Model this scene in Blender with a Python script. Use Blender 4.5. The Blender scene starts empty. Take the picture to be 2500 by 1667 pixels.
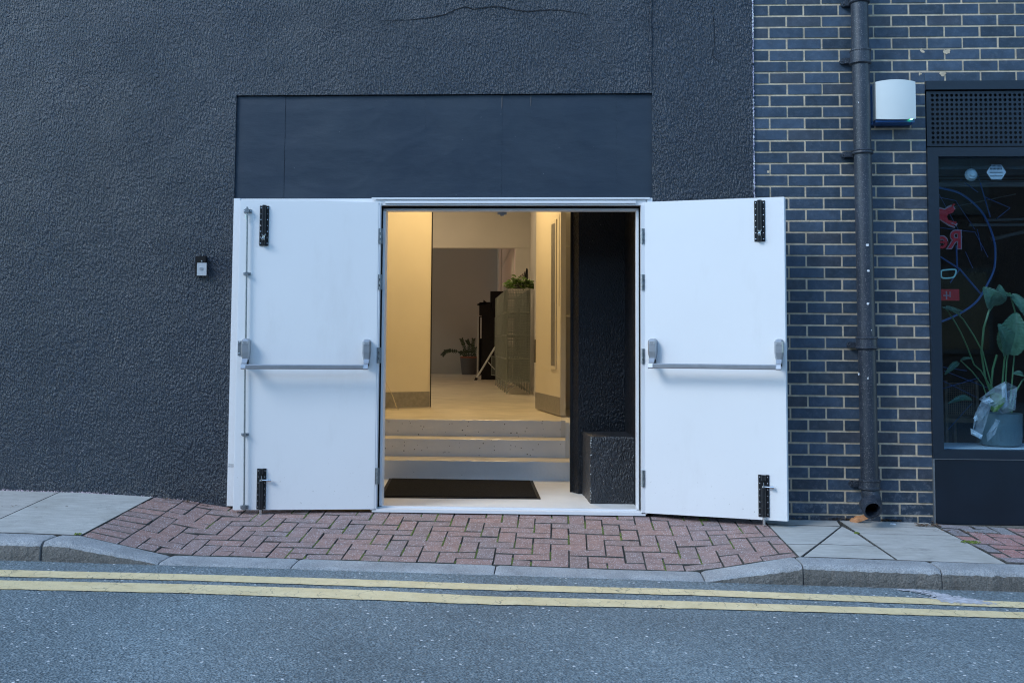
import bpy, bmesh, math, random
from mathutils import Vector, Matrix, noise
random.seed(7)
rnd = random.random
def U(a, b): return a + (b - a) * random.random()
R_ = math.radians
S = bpy.context.scene
C = S.collection

# ------------------------------------------------------------------ camera
F = 2500.0; CAMY = -6.5; CAMZ = 1.051
PITCH, YAW, ROLL = R_(3.6), R_(2.8), R_(0.35)
PPY = 837 - F * math.tan(PITCH)
def rot3(axis, a): return Matrix.Rotation(a, 3, axis)
CR = rot3('Z', YAW) @ Matrix(((1, 0, 0), (0, 0, -1), (0, 1, 0))) @ rot3('X', PITCH) @ rot3('Z', ROLL)
CO = Vector((0, CAMY, CAMZ))
cam = bpy.data.cameras.new('camera'); camo = bpy.data.objects.new('camera', cam); C.objects.link(camo)
camo.matrix_world = Matrix.Translation(CO) @ CR.to_4x4()
cam.sensor_width = 36; cam.lens = 36.0 * F / 2500
cam.shift_y = (PPY - 833.5) / 2500.0
cam.clip_start = .05; cam.clip_end = 300
S.camera = camo
# ------------------------------------------------------------------ world, sun, exposure
SUN_DIR = Vector((-.80, -.60, .80)).normalized()       # towards the light
w = bpy.data.worlds.new('World'); S.world = w; w.use_nodes = True
nt = w.node_tree; nt.nodes.clear()
sky = nt.nodes.new('ShaderNodeTexSky'); sky.sky_type = 'NISHITA'; sky.sun_disc = False
sky.sun_elevation = math.asin(SUN_DIR.z); sky.sun_rotation = math.atan2(SUN_DIR.x, SUN_DIR.y)
sky.air_density = 1.0; sky.dust_density = 0.3; sky.ozone_density = 4.0
bg = nt.nodes.new('ShaderNodeBackground'); bg.inputs[1].default_value = .15
wo = nt.nodes.new('ShaderNodeOutputWorld')
tint = nt.nodes.new('ShaderNodeMix'); tint.data_type = 'RGBA'; tint.blend_type = 'MULTIPLY'; tint.inputs[0].default_value = 1
tint.inputs[7].default_value = (.94, 1.03, .95, 1); nt.links.new(sky.outputs[0], tint.inputs[6])
nt.links.new(tint.outputs[2], bg.inputs[0]); nt.links.new(bg.outputs[0], wo.inputs[0])
sl = bpy.data.lights.new('sun', 'SUN'); sl.energy = 0.7; sl.angle = R_(20); sl.color = (.96, .98, 1.0)
so = bpy.data.objects.new('sun', sl); C.objects.link(so)
so.rotation_euler = SUN_DIR.to_track_quat('Z', 'Y').to_euler(); so.location = (-5, -6, 8)
S.view_settings.view_transform = 'Standard'; S.view_settings.look = 'None'
S.view_settings.exposure = 1.42; S.view_settings.gamma = 1; S.view_settings.use_curve_mapping = False
S.render.engine = 'CYCLES'
S.cycles.max_bounces = 8; S.cycles.diffuse_bounces = 4; S.cycles.transparent_max_bounces = 12
S.cycles.use_denoising = True; S.cycles.denoising_prefilter = 'NONE'; S.cycles.pixel_filter_type = 'BLACKMAN_HARRIS'; S.cycles.filter_width = 1.15; S.cycles.sample_clamp_indirect = 4

# ------------------------------------------------------------------ measuring helpers: photo pixel -> point on a real plane of the place
def ray(px, py): return CR @ Vector(((px - 1250) / F, -(py - PPY) / F, -1))
def at(px, py, Y=0.0):
    d = ray(px, py); t = (Y - CAMY) / d.y
    return Vector((t * d.x, Y, CAMZ + t * d.z))
def onz(px, py, z):
    d = ray(px, py); t = (z - CAMZ) / d.z
    return Vector((t * d.x, CAMY + t * d.y, z))
def lerp_tab(tab, x):
    if x <= tab[0][0]: return tab[0][1]
    for (a, za), (b, zb) in zip(tab, tab[1:]):
        if x <= b: return za + (zb - za) * (x - a) / (b - a)
    return tab[-1][1]
ZW = [(-9, .12), (-5, .1), (-3.6, .088), (-3.0, .078), (-2.62, .06), (-2.4, .045), (-2.12, -.003), (-1.15, -.015), (.51, -.014), (1.42, -.026), (1.76, -.028), (2.3, -.033), (2.9, -.062), (9, -.14)]
ZK = [(-9, .04), (-5, .02), (-3.05, .005), (-2.6, -.003), (-2.12, -.100), (-1.645, -.104), (-.35, -.123), (.28, -.136), (.717, -.139), (1.215, -.054), (2.31, -.074), (9, -.16)]
ZF = [(-9, .03), (-5, .012), (-2.95, -.003), (-2.60, -.006), (-2.09, -.105), (-1.4, -.113), (-.34, -.135), (.73, -.146), (1.23, -.058), (1.91, -.073), (2.32, -.079), (9, -.17)]
YK, YF = -1.0, -1.17
def road_z(x, y=0): return -.143 - .0137 * x
def G(x, y):                                    # top surface of the pavement
    t = min(1, max(0, y / YK)); return lerp_tab(ZW, x) * (1 - t) + lerp_tab(ZK, x) * t
def onG(px, py):
    z = -.05
    for _ in range(12):
        p = onz(px, py, z); z = G(p.x, p.y)
    return p
def onroad(px, py):
    z = -.14
    for _ in range(8):
        p = onz(px, py, z); z = road_z(p.x)
    return p

# ------------------------------------------------------------------ object helpers
wt = {}
def _props(o, label, cat, group, kind):
    if label: o['label'] = label
    if cat: o['category'] = cat
    if group: o['group'] = group
    if kind: o['kind'] = kind
def thing(name, loc=(0, 0, 0), label=None, cat=None, group=None, kind=None, rotz=0, local=False):
    o = bpy.data.objects.new(name, None); C.objects.link(o)
    o.empty_display_size = .1
    o.location = loc; o.rotation_euler = (0, 0, rotz)
    wt[o] = None if local else Vector(loc)
    _props(o, label, cat, group, kind)
    return o
def link(o, parent):
    C.objects.link(o)
    if parent is not None:
        o.parent = parent
        if wt[parent] is not None:
            o.location = Vector(o.location) - wt[parent]; wt[o] = Vector((0, 0, 0))
        else: wt[o] = None
    else: wt[o] = Vector((0, 0, 0))
    return o

class MB:
    def __init__(s): s.bm = bmesh.new()
    def box(s, x0, x1, y0, y1, z0, z1, m=None):
        vs = [s.bm.verts.new((x, y, z)) for z in (z0, z1) for y in (y0, y1) for x in (x0, x1)]
        if m is not None:
            for v in vs: v.co = m @ v.co
        for f in ((0, 2, 3, 1), (4, 5, 7, 6), (0, 1, 5, 4), (2, 6, 7, 3), (0, 4, 6, 2), (1, 3, 7, 5)):
            s.bm.faces.new([vs[i] for i in f])
        return s
    def prism(s, poly, a, b, axis='y'):
        def P(u, v, w):
            return {'y': (u, w, v), 'z': (u, v, w), 'x': (w, u, v)}[axis]
        A = [s.bm.verts.new(P(u, v, a)) for u, v in poly]; B = [s.bm.verts.new(P(u, v, b)) for u, v in poly]
        n = len(poly)
        s.bm.faces.new(A); s.bm.faces.new(B[::-1])
        for i in range(n): s.bm.faces.new((A[i], B[i], B[(i + 1) % n], A[(i + 1) % n]))
        return s
    def tube(s, pts, r, seg=8, caps=True):
        pts = [Vector(p) for p in pts]
        rs = r if isinstance(r, (list, tuple)) else [r] * len(pts)
        rings = []
        up = None
        for i, p in enumerate(pts):
            d = (pts[min(i + 1, len(pts) - 1)] - pts[max(i - 1, 0)]).normalized()
            if up is None:
                up = Vector((0, 0, 1)) if abs(d.z) < .9 else Vector((1, 0, 0))
            u = (up - d * up.dot(d))
            if u.length < 1e-4: u = Vector((0, 1, 0)) - d * d.y
            u.normalize(); v = d.cross(u); up = u
            rings.append([s.bm.verts.new(p + (u * math.cos(2 * math.pi * k / seg) + v * math.sin(2 * math.pi * k / seg)) * rs[i]) for k in range(seg)])
        for a, b in zip(rings, rings[1:]):
            for k in range(seg): s.bm.faces.new((a[k], a[(k + 1) % seg], b[(k + 1) % seg], b[k]))
        if caps:
            s.bm.faces.new(rings[0][::-1]); s.bm.faces.new(rings[-1])
        return s
    def lathe(s, prof, cx, cy, seg=24, axis='z', cz=0):
        rings = []
        for r, h in prof:
            ring = []
            for k in range(seg):
                a = 2 * math.pi * k / seg
                if axis == 'z': co = (cx + r * math.cos(a), cy + r * math.sin(a), h)
                else: co = (cx + r * math.cos(a), h, cz + r * math.sin(a))
                ring.append(s.bm.verts.new(co))
            rings.append(ring)
        for a, b in zip(rings, rings[1:]):
            for k in range(seg): s.bm.faces.new((a[k], a[(k + 1) % seg], b[(k + 1) % seg], b[k]))
        if prof[0][0] > 0: s.bm.faces.new(rings[0][::-1])
        if prof[-1][0] > 0: s.bm.faces.new(rings[-1])
        return s
    def face(s, pts): s.bm.faces.new([s.bm.verts.new(p) for p in pts]); return s
    def mesh(s, name, bevel=0, segs=1, smooth=False, mat=None):
        bm = s.bm
        if bevel:
            bmesh.ops.bevel(bm, geom=[e for e in bm.edges if len(e.link_faces) == 2 and e.calc_face_angle(0) > .5], offset=bevel, segments=segs, affect='EDGES', profile=.5)
        bmesh.ops.recalc_face_normals(bm, faces=bm.faces[:])
        me = bpy.data.meshes.new(name); bm.to_mesh(me); bm.free()
        if smooth:
            for p in me.polygons: p.use_smooth = True
            try: me.set_sharp_from_angle(angle=R_(40))
            except Exception: pass
        if mat: me.materials.append(mat)
        return me
    def build(s, name, mat, parent=None, bevel=0, segs=1, smooth=False, label=None, cat=None, group=None, kind=None):
        o = bpy.data.objects.new(name, s.mesh(name, bevel, segs, smooth, mat))
        link(o, parent); _props(o, label, cat, group, kind)
        return o

# ------------------------------------------------------------------ materials
class NT:
    def __init__(s, name):
        s.m = bpy.data.materials.new(name); s.m.use_nodes = True; s.t = s.m.node_tree
        s.b = s.t.nodes['Principled BSDF']; s.pos = s.n('ShaderNodeNewGeometry').outputs['Position']
        s.out = s.t.nodes['Material Output']
    def n(s, typ, **kw):
        nd = s.t.nodes.new(typ)
        for k, v in kw.items():
            if k in nd.inputs: nd.inputs[k].default_value = v
            else: setattr(nd, k, v)
        return nd
    def L(s, a, b): s.t.links.new(a, b)
    def map(s, scale=(1, 1, 1), rot=(0, 0, 0), src=None):
        m = s.n('ShaderNodeMapping'); m.inputs['Scale'].default_value = scale; m.inputs['Rotation'].default_value = rot
        s.L(src or s.pos, m.inputs['Vector']); return m.outputs[0]
    def noise(s, scale, detail=3, rough=.55, vec=None, dist=0):
        nd = s.n('ShaderNodeTexNoise'); nd.inputs['Scale'].default_value = scale; nd.inputs['Detail'].default_value = detail
        nd.inputs['Roughness'].default_value = rough; nd.inputs['Distortion'].default_value = dist
        s.L(vec or s.pos, nd.inputs['Vector']); return nd.outputs['Fac']
    def vor(s, scale, vec=None, feature='F1', out='Distance', rand=1):
        nd = s.n('ShaderNodeTexVoronoi'); nd.feature = feature; nd.inputs['Scale'].default_value = scale
        nd.inputs['Randomness'].default_value = rand
        s.L(vec or s.pos, nd.inputs['Vector']); return nd.outputs[out]
    def ramp(s, fac, stops):
        r = s.n('ShaderNodeValToRGB'); e = r.color_ramp.elements
        while len(e) > 1: e.remove(e[-1])
        for i, (p, c) in enumerate(stops):
            c = (c, c, c, 1) if not isinstance(c, (tuple, list)) else (*c, 1)
            if i == 0: e[0].position = p; e[0].color = c
            else:
                x = e.new(p); x.color = c
        s.L(fac, r.inputs[0]); return r.outputs[0]
    def mix(s, fac, a, b, mode='MIX'):
        m = s.n('ShaderNodeMix'); m.data_type = 'RGBA'; m.blend_type = mode
        for inp, v in ((m.inputs[0], fac), (m.inputs[6], a), (m.inputs[7], b)):
            if isinstance(v, (int, float)): inp.default_value = v
            elif isinstance(v, (tuple, list)): inp.default_value = (*v, 1)
            else: s.L(v, inp)
        return m.outputs[2]
    def math(s, op, a, b=0):
        m = s.n('ShaderNodeMath'); m.operation = op
        for i, v in enumerate((a, b)):
            if isinstance(v, (int, float)): m.inputs[i].default_value = v
            else: s.L(v, m.inputs[i])
        return m.outputs[0]
    def rand(s): return s.n('ShaderNodeObjectInfo').outputs['Random']
    def color(s, c):
        if isinstance(c, (tuple, list)): s.b.inputs['Base Color'].default_value = (*c, 1)
        else: s.L(c, s.b.inputs['Base Color'])
    def rough(s, r):
        if isinstance(r, (int, float)): s.b.inputs['Roughness'].default_value = r
        else: s.L(r, s.b.inputs['Roughness'])
    def bump(s, h, dist, strength=1, prev=None):
        b = s.n('ShaderNodeBump'); b.inputs['Distance'].default_value = dist; b.inputs['Strength'].default_value = strength
        s.L(h, b.inputs['Height'])
        if prev is not None: s.L(prev, b.inputs['Normal'])
        s.L(b.outputs[0], s.b.inputs['Normal']); return b.outputs[0]

def simple(name, col, rough=.5, metal=0, var=.06, nscale=6, bscale=0, bdist=.001, emit=None, estr=0):
    t = NT(name)
    n = t.noise(nscale, 4)
    dk = tuple(max(0, c * (1 - var * 2)) for c in col); lt = tuple(min(1, c * (1 + var)) for c in col)
    t.color(t.ramp(n, [(.3, dk), (.7, lt)])); t.rough(rough); t.b.inputs['Metallic'].default_value = metal
    if bscale: t.bump(t.noise(bscale, 3), bdist)
    if emit:
        t.b.inputs['Emission Color'].default_value = (*emit, 1); t.b.inputs['Emission Strength'].default_value = estr
    return t.m

def stucco(name, col, relief=.0115, flecks=False):
    t = NT(name)
    warp = t.n('ShaderNodeTexNoise'); warp.inputs['Scale'].default_value = 2.2; warp.inputs['Detail'].default_value = 2
    t.L(t.pos, warp.inputs['Vector'])
    add = t.n('ShaderNodeVectorMath'); add.operation = 'MULTIPLY_ADD'; add.inputs[1].default_value = (.05, .05, .05)
    t.L(warp.outputs['Color'], add.inputs[0]); t.L(t.pos, add.inputs[2])
    v0 = t.map((1, 1, 1), (0, R_(20), 0), add.outputs[0])
    v1 = t.map((128, 86, 52), (0, 0, 0), v0)
    a = t.noise(1, 2, .45, v1)
    v2 = t.map((200, 90, 140), (0, 0, 0), v0)
    b = t.noise(1, 2, .5, v2)
    ridg = t.ramp(a, [(.34, 0), (.66, 1)])
    h = t.math('ADD', t.math('MULTIPLY', ridg, .75), t.math('MULTIPLY', b, .6))
    low = t.noise(1.1, 3)
    nb = t.bump(low, .05, .5)
    amp = t.ramp(t.noise(1.6, 2), [(.3, .55), (.7, 1.0)])
    t.bump(t.math('MULTIPLY', h, amp), relief, 1, nb)
    c = t.mix(t.ramp(t.noise(.8, 4, .6), [(.35, 0), (.65, 1)]), (col[0] * 1.08, col[1] * .92, col[2] * .84), (col[0] * .80, col[1] * .98, col[2] * 1.10))
    c = t.mix(t.math('MULTIPLY', t.ramp(t.noise(1, 5, .65, t.map((5, 5, .7))), [(.52, 0), (.72, 1)]), .35), c, tuple(x * 1.5 for x in col))
    sepz = t.n('ShaderNodeSeparateXYZ'); t.L(t.pos, sepz.inputs[0])
    base_d = t.math('MULTIPLY', t.ramp(sepz.outputs['Z'], [(.02, 1), (.20, .25), (.42, 0)]), t.ramp(t.noise(16, 5, .75), [(.42, 0), (.66, 1)]))
    if not flecks: c = t.mix(t.math('MULTIPLY', base_d, .5), c, (.15, .135, .115))
    c = t.mix(t.ramp(h, [(.40, 1), (.8, 0)]), c, tuple(x * .72 for x in col))  # hollows of the relief painted darker, their shade put into the colour
    if flecks:
        f = t.ramp(t.noise(70, 3, .7), [(.70, 0), (.73, 1)])
        c = t.mix(t.math('MULTIPLY', f, .5), c, (.35, .36, .37))
    t.color(c); t.rough(t.ramp(t.noise(20, 2), [(.3, .30), (.7, .44)])); t.b.inputs['Specular IOR Level'].default_value = .6
    return t.m

def m_fascia():
    t = NT('smooth_black_board')
    n1 = t.noise(1, 2, .4, t.map((1.8, 1, 4.2)))
    n2 = t.noise(1, 5, .65, t.map((9, 1, 26)))
    nb = t.bump(n1, .03, .3); t.bump(n2, .003, .5, nb)
    c = t.mix(t.ramp(t.noise(2.5, 5), [(.35, 0), (.65, 1)]), (.019, .032, .052), (.027, .041, .060))
    f = t.ramp(t.noise(55, 2, .8), [(.775, 0), (.79, 1)])
    c = t.mix(t.math('MULTIPLY', f, .6), c, (.5, .5, .5))
    t.color(c); t.rough(.5); t.b.inputs['Specular IOR Level'].default_value = .32; return t.m

def m_brick():
    t = NT('blue_engineering_brick')
    r = t.rand()
    base = t.ramp(r, [(0, (.018, .033, .054)), (.3, (.030, .052, .085)), (.6, (.044, .071, .112)), (.8, (.024, .042, .068)), (.92, (.044, .052, .070)), (1, (.038, .054, .076))])
    s1 = t.ramp(t.noise(9, 5, .65), [(.35, .75), (.68, 1.3)])
    c = t.mix(1, base, s1, 'MULTIPLY')
    # chalky dust and efflorescence: blotches that belong to the wall, heavier in the lowest courses
    sep = t.n('ShaderNodeSeparateXYZ'); t.L(t.pos, sep.inputs[0])
    low = t.ramp(sep.outputs['Z'], [(0, 1), (.14, .3), (.3, 0)])
    d = t.math('MULTIPLY', t.ramp(t.noise(28, 5, .75), [(.5, 0), (.72, 1)]), t.math('ADD', .10, t.math('MULTIPLY', low, .45)))
    c = t.mix(d, c, (.36, .38, .42))
    t.color(c); t.rough(t.ramp(t.noise(30, 3), [(.3, .4), (.7, .62)]))
    t.bump(t.noise(120, 4, .7), .0012, .8)
    return t.m
def m_mortar():
    t = NT('mortar'); c = t.ramp(t.noise(14, 5, .7), [(.3, (.40, .325, .235)), (.7, (.68, .56, .41))])
    t.color(c); t.rough(.9); t.bump(t.noise(160, 4, .7), .003); return t.m
def m_paver(name, stops):
    t = NT(name)
    base = t.ramp(t.rand(), stops)
    c = t.mix(1, base, t.ramp(t.noise(24, 5, .7), [(.3, .72), (.7, 1.25)]), 'MULTIPLY')
    c = t.mix(t.math('MULTIPLY', t.ramp(t.noise(3, 4), [(.45, 0), (.7, 1)]), .3), c, (.22, .21, .235))
    v = t.vor(125); sel = t.vor(125, out='Color')
    fl = t.math('MULTIPLY', t.math('LESS_THAN', v, .36), t.math('GREATER_THAN', sel, .66))
    fl2 = t.math('GREATER_THAN', t.noise(150, 2, .6), .68)
    c = t.mix(t.math('MULTIPLY', t.math('MAXIMUM', fl, fl2), .8), c, (.60, .58, .62))
    t.color(c); t.rough(.8); t.bump(t.noise(180, 4, .75), .003); return t.m
def m_granite(name, a, b, rel=.004, sc=190):
    t = NT(name)
    n = t.noise(sc, 3, .8); n2 = t.noise(5, 5, .65)
    c = t.ramp(n, [(.3, a), (.52, tuple((x + y) / 2 for x, y in zip(a, b))), (.72, b)])
    c = t.mix(1, c, t.ramp(n2, [(.3, .72), (.7, 1.15)]), 'MULTIPLY')
    t.color(c); t.rough(.82); t.bump(n, rel * .5, 1, t.bump(t.noise(34, 4, .7), rel * 2.2)); return t.m
def m_slab():
    t = NT('paving_slab_stone')
    base = t.ramp(t.rand(), [(0, (.36, .37, .36)), (.5, (.44, .44, .42)), (1, (.40, .39, .37))])
    c = t.mix(1, base, t.ramp(t.noise(1, 5, .65, t.map((9, 30, 9), (0, 0, .12))), [(.3, .8), (.7, 1.13)]), 'MULTIPLY')
    c = t.mix(t.math('MULTIPLY', t.ramp(t.noise(5, 6, .75), [(.56, 0), (.68, 1)]), .35), c, (.13, .135, .13))
    c = t.mix(t.math('MULTIPLY', t.ramp(t.noise(60, 3, .8), [(.66, 0), (.7, 1)]), .4), c, (.1, .1, .1))
    c = t.mix(t.math('MULTIPLY', t.ramp(t.noise(2.2, 5, .7), [(.5, 0), (.62, 1)]), .3), c, (.26, .25, .22))
    t.color(c); t.rough(.75); t.bump(t.noise(80, 4, .7), .0022); return t.m
def m_asphalt():
    t = NT('asphalt')
    v = t.vor(95, out='Color'); g = t.noise(120, 4, .8)
    c = t.ramp(v, [(0, (.12, .158, .182)), (.5, (.19, .245, .275)), (.85, (.265, .325, .36)), (1, (.34, .40, .44))])
    c = t.mix(1, c, t.ramp(g, [(.34, .5), (.5, .98), (.68, 1.4)]), 'MULTIPLY')
    c = t.mix(1, c, t.ramp(t.noise(.8, 4, .6), [(.35, .82), (.66, 1.2)]), 'MULTIPLY')
    # paler chips of stone, and one spilt-plaster smear near the kerb
    vv = t.vor(38); sel = t.vor(38, out='Color')
    fl = t.math('MULTIPLY', t.math('LESS_THAN', vv, .24), t.math('GREATER_THAN', sel, .80))
    c = t.mix(fl, c, (.78, .80, .82))
    t.color(c); t.rough(t.ramp(g, [(.3, .65), (.7, .9)]))
    hb = t.bump(t.vor(90), .011, 1); t.bump(t.noise(230, 3, .8), .004, 1, hb)
    return t.m
def m_yellow():
    t = NT('yellow_road_paint')
    ns = t.noise(2.5, 3); 
    w = t.n('ShaderNodeVectorMath'); w.operation = 'MULTIPLY_ADD'; w.inputs[1].default_value = (.06, .06, .06)
    nn = t.n('ShaderNodeTexNoise'); nn.inputs['Scale'].default_value = 22; nn.inputs['Detail'].default_value = 3
    t.L(t.pos, nn.inputs['Vector']); t.L(nn.outputs['Color'], w.inputs[0]); t.L(t.pos, w.inputs[2])
    cr = t.vor(1, t.map((14, 6, 8), (0, 0, .45), w.outputs[0]), 'DISTANCE_TO_EDGE')
    crack = t.ramp(cr, [(.004, .8), (.022, 0)])
    crack = t.math('MULTIPLY', crack, t.ramp(t.noise(6, 3), [(.46, .1), (.60, 1)]))
    c = t.ramp(t.noise(9, 5, .7), [(.3, (.64, .51, .28)), (.7, (.80, .66, .40))])
    c = t.mix(t.ramp(t.noise(30, 5, .8), [(.58, 0), (.70, .75)]), c, (.30, .29, .25))
    c = t.mix(crack, c, (.10, .10, .09))
    t.color(c); t.rough(.7); t.bump(t.noise(140, 4, .8), .0028); return t.m
def m_step():
    t = NT('painted_concrete')
    # pits
    v = t.vor(30); sel = t.vor(30, out='Color')
    pit = t.math('MULTIPLY', t.math('LESS_THAN', v, t.math('MULTIPLY', t.noise(9, 2), .24)), t.math('GREATER_THAN', sel, .66))
    c = t.ramp(t.noise(4, 4), [(.3, (.66, .66, .65)), (.7, (.74, .73, .71))])
    c = t.mix(pit, c, (.10, .095, .085))
    t.color(c); t.rough(.7); t.bump(t.noise(45, 4), .002); return t.m
def m_white(name, col, spots=True, rough=.35):
    t = NT(name)
    c = t.ramp(t.noise(1.8, 4), [(.3, tuple(x * .97 for x in col)), (.7, col)])
    if spots:
        sep = t.n('ShaderNodeSeparateXYZ'); t.L(t.pos, sep.inputs[0])
        low = t.ramp(sep.outputs['Z'], [(0, 1), (.35, .12), (1, 0)])
        f = t.math('MULTIPLY', t.ramp(t.noise(55, 3, .8), [(.67, 0), (.70, 1)]), low)
        c = t.mix(t.math('MULTIPLY', f, .7), c, (.25, .22, .19))
        sc = t.math('MULTIPLY', t.ramp(t.noise(1, 5, .7, t.map((4, 4, 1.2))), [(.56, 0), (.75, 1)]), .12)
        c = t.mix(sc, c, (.45, .42, .38))
    t.color(c); t.rough(rough); t.bump(t.noise(3, 2), .004, .35); return t.m
def m_glass(name, tint, refl=.06):
    t = NT(name); t.t.nodes.remove(t.b)
    tr = t.n('ShaderNodeBsdfTransparent'); tr.inputs[0].default_value = (*tint, 1)
    gl = t.n('ShaderNodeBsdfGlossy'); gl.inputs['Roughness'].default_value = .02
    lw = t.n('ShaderNodeLayerWeight'); lw.inputs[0].default_value = .5
    a = t.math('ADD', t.math('MULTIPLY', t.math('POWER', lw.outputs['Facing'], 5), .94), .045 + refl)
    mx = t.n('ShaderNodeMixShader'); t.L(a, mx.inputs[0]); t.L(tr.outputs[0], mx.inputs[1]); t.L(gl.outputs[0], mx.inputs[2])
    t.L(mx.outputs[0], t.out.inputs[0]); return t.m
def m_leaf(name, a, b, emit=0):
    t = NT(name); t.color(t.ramp(t.noise(18, 3), [(.3, a), (.7, b)])); t.rough(.4)
    t.b.inputs['Subsurface Weight'].default_value = 0; t.bump(t.noise(60, 2), .002); return t.m
def m_pipe():
    t = NT('black_pipe_paint')
    c = t.ramp(t.noise(3, 5, .7), [(.3, (.014, .021, .033)), (.7, (.030, .040, .058))])
    sep = t.n('ShaderNodeSeparateXYZ'); t.L(t.pos, sep.inputs[0])
    left = t.ramp(t.math('SUBTRACT', 1.90, sep.outputs['X']), [(.0, .04), (.03, .5), (.06, .5)])
    d = t.math('MULTIPLY', t.ramp(t.noise(150, 2, .8), [(.60, 0), (.66, 1)]), left)
    c = t.mix(d, c, (.34, .33, .34))
    t.color(c); t.rough(.42); t.bump(t.noise(90, 3), .0012); return t.m

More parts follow.
